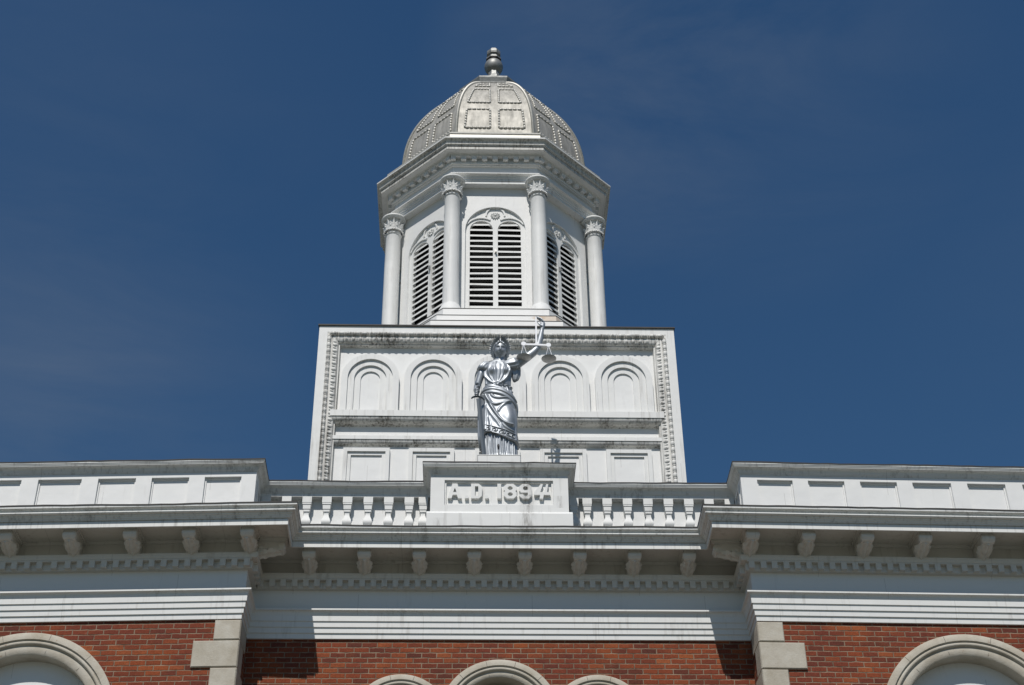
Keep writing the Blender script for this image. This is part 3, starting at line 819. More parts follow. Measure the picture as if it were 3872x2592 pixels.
# five blind arches
for cx in (-2.03, -1.0255, -0.003, 1.0115, 2.027):
    cx *= 1.0066
    A = empty('blind_arch', TMAP(cx, RF, 14.42), TOW)
    zs = 15.078; zb_ = 14.36
    for i, (ro, ri, o0, o1) in enumerate(((0.463, 0.362, RF-0.03, RF+0.085), (0.3615, 0.258, RF-0.03, RF+0.052), (0.2575, 0.157, RF-0.03, RF+0.022))):
        me = plate([arch_outline(cx, zb_, zs, ro, 32), arch_outline(cx, zb_-0.001, zs, ri, 32)], o1-o0)
        MB().mesh(me, (lambda o0: lambda u, o, z: TMAP(u, o+o0, z))(o0)).build('arch_band', WHITE, A, smooth=30)
    me = plate([arch_outline(cx, zb_, zs, 0.1565, 24)], 0.02)
    MB().mesh(me, lambda u, o, z: TMAP(u, o+RF-0.032, z)).build('arch_panel', WHITE2, A)
# field of the tower behind the arches is the body face; rectangular panels under the lower sill
for (x0, x1) in ((-2.389, -1.672), (-1.378, -0.672), (-0.351, 0.351), (0.662, 1.381), (1.690, 2.397)):
    x0, x1 = x0*1.0066, x1*1.0066
    A = empty('framed_panel', TMAP((x0+x1)/2, RF, 12.7), TOW)
    zt_ = 13.748
    for i, (d0, d1, o1) in enumerate(((0.0, 0.064, RF+0.056), (0.065, 0.120, RF+0.030))):
        me = plate([rect(x0+d0, x1-d0, 12.55, zt_-d0), rect(x0+d1, x1-d1, 12.6, zt_-d1)], o1-RF+0.02)
        MB().mesh(me, lambda u, o, z: TMAP(u, o+RF-0.02, z)).build('panel_frame', WHITE, A)
    MB().box(x0+0.119, x1-0.119, RF-0.01, RF+0.006, 12.59, zt_-0.119, TMAP).build('panel_field', WHITE2, A)

# octagonal steps
def oct_ring(a): return [(TX + a/math.cos(PI/8)*math.sin(-PI/8 + k*PI/4), YO - a/math.cos(PI/8)*math.cos(-PI/8 + k*PI/4)) for k in range(8)]
def octs(prof, name, mat, parent, smooth=None):
    b = MB(); k = len(prof); v = []; fs = []
    for (a, z) in prof:
        for p in oct_ring(a): v.append((p[0], p[1], z))
    for i in range(k-1):
        for j in range(8): fs.append((i*8+j, i*8+(j+1) % 8, (i+1)*8+(j+1) % 8, (i+1)*8+j))
    b.add(v, fs); return b.build(name, mat, parent, smooth)
octs([(2.68, 16.05), (2.665, 16.385), (2.655, 16.392), (2.445, 16.398), (2.435, 16.675), (2.425, 16.682), (2.20, 16.69), (2.190, 17.008), (2.18, 17.015), (1.6, 17.03)], 'stepped_base', STEPM, TOW)
octs([(2.669, 16.378), (2.672, 16.388), (2.60, 16.396)], 'step_seam', FLASH, TOW)
octs([(2.439, 16.668), (2.442, 16.678), (2.38, 16.687)], 'step_seam', FLASH, TOW)
octs([(2.194, 17.001), (2.197, 17.011), (2.14, 17.02)], 'step_seam', FLASH, TOW)

# belfry walls with louvred windows
AW = 1.722
hw = AW*T8
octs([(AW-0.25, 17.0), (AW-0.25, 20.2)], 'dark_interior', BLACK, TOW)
LX, LR, LS, LB = 0.2535, 0.2095, 19.232, 17.43
for k in range(8):
    Tm = oct_map(k)
    W_ = empty('louvred_window', Tm(0, AW, 17.4), TOW)
    # wall face with the big arched recess
    me = plate([rect(-hw, hw, 17.0, 20.2), arch_outline(0.006, 17.36, 19.19, 0.548, 36)], 0.05)
    MB().mesh(me, lambda u, o, z: Tm(u, o+AW-0.05, z)).build('wall_face', WHITE2, W_)
    # tracery plate with two lancets
    hole = [arch_outline(sx*LX+0.006, LB, LS, LR, 24) for sx in (-1, 1)]
    me = plate([arch_outline(0.006, 17.30, 19.19, 0.56, 36)] + hole, 0.085)
    tr = MB().mesh(me, lambda u, o, z: Tm(u, o+AW-0.05-0.085, z)).build('tracery', WHITE, W_, smooth=30)
    # hood mould arcs and centre circle
    b = MB()
    for sx in (-1, 1):
        a0, a1 = (1.02, 2.62) if sx < 0 else (PI-2.62, PI-1.02)
        me = plate([ring_arc(sx*LX+0.006, 19.20, 0.288, 0.318, a0, a1, 20)], 0.026)
        b.mesh(me, lambda u, o, z: Tm(u, o+AW-0.052, z))
        a0, a1 = (2.2, 3.30) if sx < 0 else (PI-3.30, PI-2.2)
        me = plate([ring_arc(0.006, 19.575, 0.155, 0.185, a0, a1, 14)], 0.026)
        b.mesh(me, lambda u, o, z: Tm(u, o+AW-0.052, z))
    b.build('tracery_moulding', WHITE, W_, smooth=30)
    # rosette
    b = MB()
    zc = 19.562
    for i in range(12):
        a = 2*PI*i/12
        b.ellipsoid((0.006+0.057*math.cos(a), AW-0.046, zc+0.057*math.sin(a)), (0.034, 0.024, 0.014), 8, 6, Tm, Matrix.Rotation(-a, 3, 'Y'))
    b.ellipsoid((0.006, AW-0.040, zc), (0.028, 0.035, 0.028), 10, 8, Tm)
    b.build('rosette', WHITE, W_, smooth=60)
    # slats
    b = MB()
    for sx in (-1, 1):
        for i in range(16):
            zc = 17.463 + i*0.1263 + random.uniform(-.004, .004)
            tw = random.uniform(-.004, .004)
            dz = zc - LS
            half = LR-0.0015 if dz < 0 else math.sqrt(max(0, LR*LR - dz*dz)) - 0.002
            if half < 0.04: continue
            x0, x1 = sx*LX+0.006-half-.012, sx*LX+0.006+half+.012
            o1, o0 = AW-0.062, AW-0.100
            b.add([(x0, o1, zc-0.022+tw), (x1, o1, zc-0.022-tw), (x1, o1, zc+0.019-tw), (x0, o1, zc+0.019+tw), (x0, o0, zc+0.022), (x1, o0, zc+0.022), (x1, o0, zc+0.040), (x0, o0, zc+0.040)],
                  [(0,1,2,3),(4,7,6,5),(0,4,5,1),(3,2,6,7),(0,3,7,4),(1,5,6,2)], Tm)
    b.build('louvre_slats', WHITE, W_)
    # small bracket on the mullion
    b = MB(); b.box(-0.012, 0.022, AW-0.05, AW-0.03, 18.67, 18.76, Tm); b.box(-0.002, 0.03, AW-0.03, AW+0.005, 18.67, 18.70, Tm)
    b.build('mullion_clip', simple('galvanised_clip', (0.35, 0.35, 0.34), 0.5, 0.6) if k == 0 else bpy.data.materials['galvanised_clip'], W_)

# columns at the corners
RC = 2.052
def column_parts():
    sh = MB().lathe([(0.150, 17.23), (0.146, 17.27), (0.1435, 17.6), (0.142, 19.0), (0.138, 19.775), (0.140, 19.78)], 32)
    bs = MB().lathe([(0.236, 17.012), (0.238, 17.06), (0.230, 17.095), (0.208, 17.155), (0.184, 17.205), (0.168, 17.245), (0.160, 17.262), (0.160, 17.275), (0.148, 17.28)], 36)
    cp_ = MB()
    cp_.lathe([(0.138, 19.765), (0.152, 19.772), (0.158, 19.786), (0.152, 19.80), (0.138, 19.805), (0.135, 19.95), (0.140, 20.05), (0.165, 20.115), (0.19, 20.14)], 32)
    for i in range(9):                                     # scrolled lower leaves
        a = 2*PI*i/9
        ca, sa = math.cos(a), math.sin(a); tx, ty = -sa, ca
        for s in (-1, 1):
            pts = []
            for t in np.linspace(0, 1.55*PI, 11):
                rr = 0.030*(1-0.12*t)
                uu = s*(0.027 - rr*math.cos(t)); zz = 19.862 - rr*math.sin(t)*1.15
                rad = 0.172 + 0.010*math.sin(t)
                pts.append((rad*ca+uu*tx, rad*sa+uu*ty, zz))
            cp_.tube(pts, [0.011]*11, 6)
        # leaf rising behind
        P = []
        for t in np.linspace(0, 1, 8):
            wd = 0.058*(1-t**4.0)+0.010; rad = 0.154 + 0.052*t**2.0; zz = 19.86 + 0.165*t
            lob = 1+0.22*math.cos(t*16)
            row = []
            for s_ in np.linspace(-1, 1, 7):
                ru = rad + 0.016*(1-abs(s_)) - 0.01*s_*s_
                row.append((ru*ca + s_*wd*lob*tx, ru*sa + s_*wd*lob*ty, zz - 0.012*abs(s_)))
            P.append(row)
        cp_.grid(P)
        a2 = a + PI/9; ca, sa = math.cos(a2), math.sin(a2); tx, ty = -sa, ca
        P = []
        for t in np.linspace(0, 1, 8):                      # tall upper leaves
            wd = 0.026*(1-t**2.5)+0.004; rad = 0.150 + 0.042*t**2.4; zz = 19.92 + 0.185*t
            row = []
            for s_ in np.linspace(-1, 1, 5):
                ru = rad + 0.014*(1-abs(s_)); row.append((ru*ca + s_*wd*tx, ru*sa + s_*wd*ty, zz))
            P.append(row)
        cp_.grid(P)
        cp_.ellipsoid((0.172*math.cos(a), 0.172*math.sin(a), 19.95), (0.022, 0.022, 0.03), 8, 6)
    ab = MB().lathe([(0.150, 20.118), (0.205, 20.120), (0.212, 20.135), (0.222, 20.138), (0.234, 20.150), (0.236, 20.168), (0.230, 20.184)], 40)
    return sh, bs, cp_, ab
sh, bs, cp_, ab = column_parts()
names = (('shaft', sh, 40), ('base', bs, 40), ('capital', cp_, 60), ('abacus', ab, 40))
protos = {}
for k in range(8):
    a = -PI/8 + k*PI/4
    px, py = TX + RC*math.sin(a), YO - RC*math.cos(a)
    ce = empty('column', (px, py, 17.0), TOW)
    for nm, mb, sm in names:
        if k == 0:
            o = mb.build(nm, WHITE, None, sm); protos[nm] = o
        else:
            o = protos[nm].copy(); COL.objects.link(o)
        attach(o, ce)
        o.matrix_basis = Matrix.Translation((px, py, 0)) @ Matrix.Rotation(a, 4, 'Z')

# belfry entablature
octs([(1.60, 20.186), (1.862, 20.186), (1.864, 20.245), (1.878, 20.247), (1.880, 20.290), (1.896, 20.292), (1.898, 20.318)] + cove((1.905, 20.32), (1.955, 20.352), 5) + [(1.962, 20.354), (1.963, 20.372), (1.89, 20.38)], 'architrave', WHITE, TOW)
octs([(1.885, 20.36), (1.885, 20.60)], 'frieze', WHITE2, TOW)
octs([(1.88, 20.572), (1.925, 20.572), (1.928, 20.592), (1.955, 20.594), (1.958, 20.612), (1.958, 20.635), (1.935, 20.638), (1.935, 20.745), (2.035, 20.745), (2.04, 20.765), (2.06, 20.775), (2.145, 20.775), (2.150, 20.772)], 'bed_moulding', WHITE, TOW)
for k in range(8):
    Tm = oct_map(k); n = 9; lim = 2.02*T8
    me = plate([crenel([-lim*0.93 + 2*lim*0.93*i/(n-1) for i in range(n)], 0.094, 20.645, 20.722, 20.742)], 0.098)
    MB().mesh(me, lambda u, o, z: Tm(u, o+1.93, z)).build('dentil_band', WHITE, TOW)
octs([(2.150, 20.772), (2.160, 20.774), (2.162, 20.825), (2.145, 20.828), (2.145, 20.838), (2.172, 20.842), (2.174, 20.856)] + [(2.178+0.020*math.sin(t), 20.878-0.020*math.cos(t)) for t in (0.3, 0.9, 1.5, 2.1, 2.7)] + [(2.180, 20.902)] + cove((2.182, 20.905), (2.235, 20.975), 6) + [(2.243, 20.977)], 'cornice_crown', GRIME, TOW)
octs([(2.243, 20.977), (2.247, 20.979), (2.248, 21.004), (2.22, 21.012), (1.9, 21.16)], 'cornice_lip', WHITE, TOW)
octs([(2.05, 21.15), (2.045, 21.262), (2.03, 21.27), (2.06, 21.272), (2.065, 21.300), (2.05, 21.31), (1.75, 21.40)], 'dome_kerb', DOMEBEAD, TOW)

# dome
DP = [(1.77, 21.30), (1.760, 21.595), (1.743, 21.909), (1.712, 22.146), (1.625, 22.512), (1.485, 22.881), (1.375, 23.107), (1.238, 23.347), (1.021, 23.653), (0.80, 23.90), (0.62, 24.09)]
DZ = np.array([p[1] for p in DP]); DA = np.array([p[0] for p in DP])
# smooth the profile with a fitted polynomial in the slope
zz_ = np.linspace(21.30, 24.09, 41)
co = np.polyfit(DZ, DA, 5); aa_ = np.polyval(co, zz_)
dome_a = lambda z: float(np.interp(z, zz_, aa_))
octs([(float(a), float(z)) for a, z in zip(aa_, zz_)], 'dome', DOME, TOW, smooth=30)
dome = bpy.data.objects['dome'] if 'dome' in bpy.data.objects else None
# corner ropes
b = MB()
for k in range(8):
    a = -PI/8 + k*PI/4
    pts = []
    for z in np.linspace(21.32, 24.05, 60):
        R_ = dome_a(z)/math.cos(PI/8) + 0.010
        pts.append((TX + R_*math.sin(a), YO - R_*math.cos(a), z))
    for i in range(len(pts)-1):
        for m_ in (0.25, 0.75):
            p = Vector(pts[i]).lerp(Vector(pts[i+1]), m_); d = (Vector(pts[i+1])-Vector(pts[i])).normalized()
            Rm = d.to_track_quat('Z', 'Y').to_matrix() @ Matrix.Rotation(0.5, 3, 'X')
            b.ellipsoid(p, (0.033, 0.033, 0.017), 7, 4, IDENT, Rm)
b.build('corner_rope', DOMEBEAD, TOW, smooth=60)
# beaded panels on each face
def dome_pt(Tm, s, z, lift=0.0):
    a = dome_a(z); da = (dome_a(z+0.02)-dome_a(z-0.02))/0.04
    nrm = Vector((0, 1, -da)).normalized()
    return Tm(s, a + nrm.y*lift, z + nrm.z*lift)
def bead_line(b, Tm, s0, z0, s1, z1, n, r=0.023):
    for i in range(n):
        t0, t1 = i/n, (i+0.86)/n
        p = Vector(dome_pt(Tm, s0+(s1-s0)*t0, z0+(z1-z0)*t0, 0.012)); q = Vector(dome_pt(Tm, s0+(s1-s0)*t1, z0+(z1-z0)*t1, 0.012))
        m_ = p.lerp(q, 0.5); d = (q-p).normalized()
        Rm = d.to_track_quat('Z', 'Y').to_matrix()
        b.ellipsoid(m_, (r, r, (q-p).length*0.56), 7, 6, IDENT, Rm)
for k in range(8):
    Tm = oct_map(k)
    for (z0, z1, n) in ((21.715, 22.270, 7), (22.515, 23.135, 8)):
        for sx in (-1, 1):
            b = MB(); pn = MB()
            i0 = 0.085; f0 = dome_a(z0)*T8; f1 = dome_a(z1)*T8
            o0, o1 = f0-0.155, f1-0.165
            bead_line(b, Tm, sx*i0, z0, sx*i0, z1, n); bead_line(b, Tm, sx*o0, z0, sx*o1, z1, n)
            bead_line(b, Tm, sx*i0, z0, sx*o0, z0, 6, 0.022); bead_line(b, Tm, sx*i0, z1, sx*o1, z1, 5, 0.022)
            P = []
            for t in np.linspace(0, 1, 7):
                z = z0 + (z1-z0)*t; oo = o0+(o1-o0)*t
                P.append([dome_pt(Tm, sx*(i0+0.03+(oo-i0-0.06)*s_), z, 0.005) for s_ in (0, 0.5, 1)])
            po = pn.grid(P).build('dome_panel', DOME, TOW, smooth=60)
            bo = b.build('panel_beading', DOMEBEAD, None, smooth=60); attach(bo, po)
    z0 = 23.36
    for sx in (-1, 1):
        b = MB(); pn = MB()
        i0 = 0.085; f0 = dome_a(z0)*T8; o0 = f0-0.12
        bead_line(b, Tm, sx*i0, z0, sx*o0, z0, 4, 0.022); bead_line(b, Tm, sx*i0, z0, sx*i0, 23.66, 4)
        P = []
        for i in range(6):
            t0, t1 = i/6*PI/2, (i+1)/6*PI/2
            bead_line(b, Tm, sx*(i0+(o0-i0-.03)*math.cos(t0)), z0+0.25*math.sin(t0), sx*(i0+(o0-i0-.03)*math.cos(t1)), z0+0.25*math.sin(t1), 1, 0.02)
            z = z0+0.03+0.20*math.sin(t0)
            P.append([dome_pt(Tm, sx*(i0+0.02), z, 0.005), dome_pt(Tm, sx*(i0+0.021+(o0-i0-.06)*math.cos(t0)), z, 0.005)])
        po = pn.grid(P).build('dome_panel', DOME, TOW, smooth=60)
        bo = b.build('panel_beading', DOMEBEAD, None, smooth=60); attach(bo, po)
octs([(0.55, 24.06), (0.652, 24.08), (0.655, 24.10), (0.668, 24.14), (0.690, 24.20), (0.694, 24.235), (0.66, 24.25), (0.16, 24.62), (0.16, 24.80)], 'dome_cap', FINM, TOW)
# finial
FE = empty('finial', (TX, YO, 24.8), TOW)
FX = TX + 0.024
b = MB().lathe([(0.16, 24.70), (0.165, 24.85), (0.125, 24.90), (0.115, 25.02), (0.11, 25.06)], 8, FX, YO, a0=PI/8); b.build('finial_neck', FINM, FE)
b = MB().lathe([(0.10, 25.00)] + [(0.198*math.sin(t), 25.20-0.205*math.cos(t)) for t in np.linspace(0.5, 2.60, 16)] + [(0.11, 25.39)], 32, FX, YO); b.build('finial_ball', FINM, FE, smooth=40)
b = MB().lathe([(0.11, 25.37), (0.168, 25.385), (0.170, 25.425), (0.135, 25.445), (0.118, 25.47), (0.118, 25.525), (0.152, 25.535), (0.156, 25.56), (0.140, 25.566), (0.152, 25.575), (0.152, 25.635), (0.118, 25.65), (0.105, 25.70), (0.07, 25.735), (0.001, 25.75)], 8, FX, YO, a0=PI/8); b.build('finial_cap', FINM, FE)
b = MB().lathe([(0.10, 25.365), (0.172, 25.372), (0.172, 25.392), (0.1, 25.40)], 8, FX, YO, a0=PI/8); b.build('finial_band', FLASH, FE)

# ------------------------------------------------------------------ statue of justice on its plinth
SX, SY, SZ = 0.022, 0.28, 12.700
PL = MB(); PL.bbox(-0.312, 0.312, -0.68, -0.05, 12.47, 12.737, 0.006, lambda u, o, z: (u, -o, z))
PL.box(-0.316, 0.316, 0.046, 0.68, 12.737, 12.747)
plo = PL.build('statue_plinth', WHITE, CH)
ST = empty('statue', (SX, SY, SZ))
tag(ST, 'silver statue of a robed woman with laurel wreath, raised scales and lowered sword', 'statue')

def interp_tab(tab, z): 
    zs = [t[0] for t in tab]
    return [np.interp(z, zs, [t[i] for t in tab]) for i in range(1, len(tab[0]))]
GT = [(12.69, -.200, .268, .190, .18), (12.9, -.212, .268, .188, .18), (13.13, -.222, .260, .182, .18), (13.3, -.228, .250, .178, .18), (13.5, -.234, .246, .172, .18),
      (13.75, -.240, .246, .165, .18), (13.9, -.236, .232, .150, .17), (14.02, -.215, .195, .128, .14), (14.10, -.198, .178, .120, .12), (14.22, -.198, .182, .130, .12),
      (14.36, -.204, .190, .138, .13), (14.46, -.206, .198, .122, .13), (14.52, -.190, .188, .100, .11), (14.565, -.135, .160, .085, .09), (14.60, -.062, .118, .070, .07), (14.63, -.050, .108, .062, .06)]
def seg_field(X, Z, line):
    """distance from points to a polyline"""
    D = np.full(X.shape, 9.0)
    for (a, b) in zip(line[:-1], line[1:]):
        ax, az = a; dx, dz = b[0]-a[0], b[1]-a[1]; L2 = dx*dx+dz*dz
        t = np.clip(((X-ax)*dx+(Z-az)*dz)/L2, 0, 1)
        D = np.minimum(D, np.hypot(X-ax-t*dx, Z-az-t*dz))
    return D
def g(X, w): return np.exp(-(X/w)**2)
def smooth_line(pts, n=40):
    p = np.array(pts, float); t = np.linspace(0, 1, len(p)); tt = np.linspace(0, 1, n)
    k = len(p); out = np.zeros((n, 2))
    for d in range(2):
        out[:, d] = np.polyval(np.polyfit(t, p[:, d], min(3, k-1)), tt)
    return [tuple(q) for q in out]
def body_ring(z, phi):
    xl, xr, fr, bk = interp_tab(GT, z)
    cx = (xl+xr)/2; hw_ = (xr-xl)/2
    s_, c_ = np.sin(phi), np.cos(phi)
    e = 0.86
    x = cx + hw_*np.sign(s_)*np.abs(s_)**e
    d = np.where(c_ > 0, fr, bk)
    y = SY - d*np.sign(c_)*np.abs(c_)**e
    nx = s_/hw_; ny = -c_/d; nn = np.hypot(nx, ny)
    return x, y, nx/nn, ny/nn
NPH = 288
PHI = np.linspace(-PI, PI, NPH, endpoint=False)
# gown: bodice and pleated underskirt
ZG = np.concatenate([np.linspace(12.69, 13.35, 60), np.linspace(13.36, 13.95, 20), np.linspace(13.96, 14.63, 110)])
rows = []
ph_off = np.cumsum(rng.normal(0, .05, NPH)); ph_off -= np.linspace(ph_off[0], ph_off[-1], NPH)
VF = [smooth_line(l) for l in ([(-.187, 14.44), (-.186, 14.263), (-.119, 14.139), (-.035, 14.085)], [(-.035, 14.085), (.094, 14.165), (.145, 14.301), (.163, 14.44)])]
INF = [smooth_line(l) for l in ([(-.03, 14.52), (-.05, 14.40), (-.035, 14.25), (-.03, 14.12)], [(.055, 14.52), (.085, 14.40), (.06, 14.25), (.0, 14.12)], [(.025, 14.45), (.018, 14.30), (-.01, 14.13)],
        [(-.11, 14.52), (-.145, 14.35), (-.12, 14.22), (-.06, 14.11)], [(.13, 14.52), (.155, 14.38), (.125, 14.25), (.05, 14.13)], [(-.075, 14.50), (-.085, 14.42), (-.07, 14.25), (-.05, 14.12)], [(.10, 14.24), (.075, 14.18), (.02, 14.11)],
        [(-.195, 14.40), (-.19, 14.25), (-.185, 14.12)], [(.178, 14.40), (.182, 14.25), (.17, 14.05)], [(.20, 14.42), (.205, 14.2), (.20, 14.0)])]
for z in ZG:
    x, y, nx, ny = body_ring(z, PHI)
    d = np.zeros(NPH)
    front = np.clip(np.cos(PHI)*3+0.6, 0, 1)
    if z < 13.5:
        w = PHI*13.0 + ph_off*2.0 + 0.5*np.sin(z*5+PHI*3)
        d += 0.022*(np.abs(np.sin(w))**0.7 - 0.5) * np.clip((13.55-z)/0.35, 0, 1)
        d += 0.008*np.sin(PHI*41 + 2*np.sin(z*4))
        d += 0.02*np.clip((12.80-z)/0.1, 0, 1)
    else:
        Z_ = np.full(NPH, z)
        d += front*0.038*np.exp(-((x+.098)/.052)**2 - ((z-14.335)/.058)**2)
        d += front*0.038*np.exp(-((x-.118)/.052)**2 - ((z-14.350)/.058)**2)
        for l in VF: d += front*0.020*g(seg_field(x, Z_, l), .014)
        for q, l in enumerate(INF): d += front*(0.010 if q < 7 else .016)*g(seg_field(x, Z_, l), .011)
        d += 0.006*np.sin(x*95 + 3*np.sin(z*9))*front*np.clip((14.10-z)/.02, 0, 1)*np.clip((z-13.9)/.05, 0, 1)*2.2
        d += 0.020*g(z-14.066-0.05*(x-.03), .011)*(z > 14.0)
        d -= 0.010*g(z-14.095, .010)*front
    rows.append([(x[i]+nx[i]*d[i], y[i]+ny[i]*d[i], z) for i in range(NPH)])
G = MB().grid(rows, closed=True)
# sleeves: short on the lowered arm, draped on the raised arm
def ridged_tube(b, pts, rads, k, amp, seg=40, flat=1.0):
    pts = [Vector(p) for p in pts]; n = len(pts); prev = None; rows = []
    for i in range(n):
        d = (pts[min(i+1, n-1)]-pts[max(i-1, 0)]).normalized()
        if prev is None: x = d.cross(Vector((0, 1, 0))).normalized()
        else: x = (prev-d*prev.dot(d)).normalized()
        prev = x; y = d.cross(x); row = []
        for q in range(seg):
            a = 2*PI*q/seg; rr = rads[i]*(1+amp*abs(math.sin(a*k/2+0.4*i/n)))
            p = pts[i] + rr*(math.cos(a)*x + flat*math.sin(a)*y); row.append(tuple(p))
        rows.append(row)
    rows.append([tuple(Vector(p).lerp(pts[-1], 0.35)) for p in rows[-1]])
    b.grid(rows, closed=True)
ridged_tube(G, [(-.12, .27, 14.515), (-.18, .268, 14.49), (-.222, .266, 14.44), (-.248, .262, 14.385)], [.055, .082, .086, .080], 9, .14)
ridged_tube(G, [(.10, .27, 14.50), (.18, .268, 14.505), (.245, .266, 14.515), (.300, .264, 14.54)], [.07, .095, .100, .100], 9, .16)
ridged_tube(G, [(.235, .285, 14.50), (.262, .29, 14.42), (.272, .295, 14.34), (.262, .30, 14.27), (.240, .30, 14.225)], [.075, .072, .060, .042, .014], 7, .30, flat=0.55)
G.build('gown', SILVER, ST, smooth=179)

# mantle: overskirt with a slanting hem and sweeping folds
hem_x = [-.26, -.232, -.172, -.068, .044, .133, .2, .26, .30]; hem_z = [13.18, 13.175, 13.195, 13.14, 13.085, 13.042, 13.035, 13.012, 13.0]
top_x = [-.28, -.263, -.08, .034, .147, .252, .30]; top_z = [13.92, 13.92, 13.94, 13.93, 13.82, 13.73, 13.72]
FOLD = [([(-.215, 13.90), (-.183, 13.775), (-.176, 13.592), (-.171, 13.23)], .026, .016), ([(-.172, 13.86), (-.119, 13.684), (-.066, 13.556), (.031, 13.376), (.098, 13.309), (.175, 13.295)], .034, .020),
        ([(-.164, 13.86), (-.104, 13.711), (-.043, 13.671), (.048, 13.695), (.156, 13.745)], .024, .020), ([(-.164, 13.665), (-.104, 13.501), (-.044, 13.393), (.03, 13.24)], .016, .020),
        ([(-.006, 13.548), (.047, 13.64), (.146, 13.723)], .018, .018), ([(-.232, 13.70), (-.236, 13.45), (-.222, 13.22)], .018, .020), ([(-.10, 13.86), (-.02, 13.79), (.08, 13.80), (.16, 13.80)], .022, .016),
        ([(-.205, 13.60), (-.200, 13.40), (-.198, 13.22)], .014, .012), ([(-.135, 13.45), (-.11, 13.30), (-.10, 13.18)], .012, .016), ([(.05, 13.30), (.12, 13.22), (.19, 13.20)], .018, .018), ([(.215, 13.60), (.225, 13.35), (.228, 13.05)], .018, .016)]
FOLD = [(smooth_line(l), a, w) for l, a, w in FOLD]
V_ = np.linspace(0, 1, 120)
xb, _, _, _ = body_ring(13.4, PHI)
back = np.clip(-np.cos(PHI)*2, 0, 1)
HZ = np.interp(xb, hem_x, hem_z)*(1-back) + 13.05*back
TZ = np.interp(xb, top_x, top_z)*(1-back) + 13.95*back
def surf(z_arr, extra):
    X = np.zeros(NPH); Y = np.zeros(NPH); NX = np.zeros(NPH); NY = np.zeros(NPH)
    for i in range(NPH):
        x, y, nx, ny = body_ring(z_arr[i], PHI[i:i+1]); X[i], Y[i], NX[i], NY[i] = x[0], y[0], nx[0], ny[0]
    return X, Y, NX, NY
rows = []
for q, v in enumerate(V_):
    z = HZ + (TZ-HZ)*v
    X, Y, NX, NY = surf(z, 0)
    front = np.clip(np.cos(PHI)*3+0.5, 0, 1)
    d = np.full(NPH, 0.024)
    for l, a, w in FOLD: d += front*a*g(seg_field(X, z, l), w)
    d += front*0.055*np.exp(-((X-.145)/.085)**2 - ((z-13.42)/.19)**2)
    d += (1-front)*0.012*np.sin(PHI*17 + 2*z)
    d += 0.008*(v < 0.018) + 0.006*g(z-HZ-0.125, .008)*front
    d += 0.03*np.clip((0.25-v)/0.25, 0, 1)*0.5
    rows.append([(X[i]+NX[i]*d[i], Y[i]+NY[i]*d[i], z[i]) for i in range(NPH)])
    if q == 0:
        inner = [(X[i]+NX[i]*(-0.03), Y[i]+NY[i]*(-0.03), z[i]+0.01) for i in range(NPH)]
rows = [inner] + rows
mo = MB().grid(rows, closed=True).build('mantle', SILVER, ST, smooth=179)
# embossed border scroll work lies on the mantle just above the hem
b = MB()
def on_mantle(x, z, lift):
    ph = math.asin(max(-1, min(1, (x-.008)/.245)))
    X, Y, NX, NY = body_ring(z, np.array([ph])); dd = 0.040+0.055*math.exp(-((X[0]-.145)/.085)**2-((z-13.42)/.19)**2)+lift
    return (X[0]+NX[0]*dd, Y[0]+NY[0]*dd, z)
for (cx, r_) in ((-.205, .030), (-.135, .036), (-.055, .042), (.03, .042), (.105, .036), (.165, .032), (.212, .028)):
    cz = float(np.interp(cx, hem_x, hem_z)) + 0.062
    pts = []
    for t in np.linspace(0.3, 1, 26):
        a = t*4.2*PI
        pts.append(on_mantle(cx + r_*t*math.cos(a), cz + r_*t*math.sin(a), 0.0))
    b.tube(pts, [0.0075]*len(pts), 5)
for off in (0.010, 0.118):
    pts = [on_mantle(x, float(np.interp(x, hem_x, hem_z))+off, 0.0) for x in np.linspace(-.225, .235, 40)]
    b.tube(pts, [0.008]*len(pts), 5)
bo_ = b.build('embroidered_border', SILVER, None, smooth=60); attach(bo_, mo)
# rolled sash across the hips
b = MB()
lo = [(-.262, 13.885), (-.17, 13.90), (-.08, 13.906), (.034, 13.885), (.147, 13.765), (.245, 13.685)]
hi = [(-.240, 14.00), (-.17, 14.045), (-.075, 14.055), (.02, 13.99), (.12, 13.925), (.225, 13.86)]
lo_s, hi_s = smooth_line(lo, 40), smooth_line(hi, 40)
for q, t in enumerate((0.0, 0.25, 0.5, 0.75, 1.0)):
    pts = []; rad = []
    for i in range(40):
        u = i/39
        tt = t + 0.10*math.sin(u*5+q*1.7)*(0 < q < 4)
        x = lo_s[i][0]*(1-tt)+hi_s[i][0]*tt; z = lo_s[i][1]*(1-tt)+hi_s[i][1]*tt
        ph = math.asin(max(-1, min(1, (x-.0)/.25)))*1.12
        X, Y, NX, NY = body_ring(z, np.array([ph])); lift = 0.030 - 0.006*abs(q-2)
        pts.append((X[0]+NX[0]*lift, Y[0]+NY[0]*lift, z)); rad.append((0.030 if q in (0, 2) else 0.022)*(0.8+0.35*math.sin(PI*u)))
    b.tube(pts, rad, 10)
b.tube([(.250, .30, 13.80), (.262, .31, 13.72), (.262, .32, 13.60), (.250, .32, 13.50)], [.045, .042, .032, .012], 10)
b.build('sash', SILVER, ST, smooth=179)
# left hanging end of the mantle
b = MB(); ridged_tube(b, [(-.235, .30, 13.95), (-.250, .30, 13.60), (-.255, .31, 13.25), (-.245, .32, 12.98)], [.045, .050, .045, .030], 5, .3, flat=0.6)
b.build('mantle_fold', SILVER, ST, smooth=179)

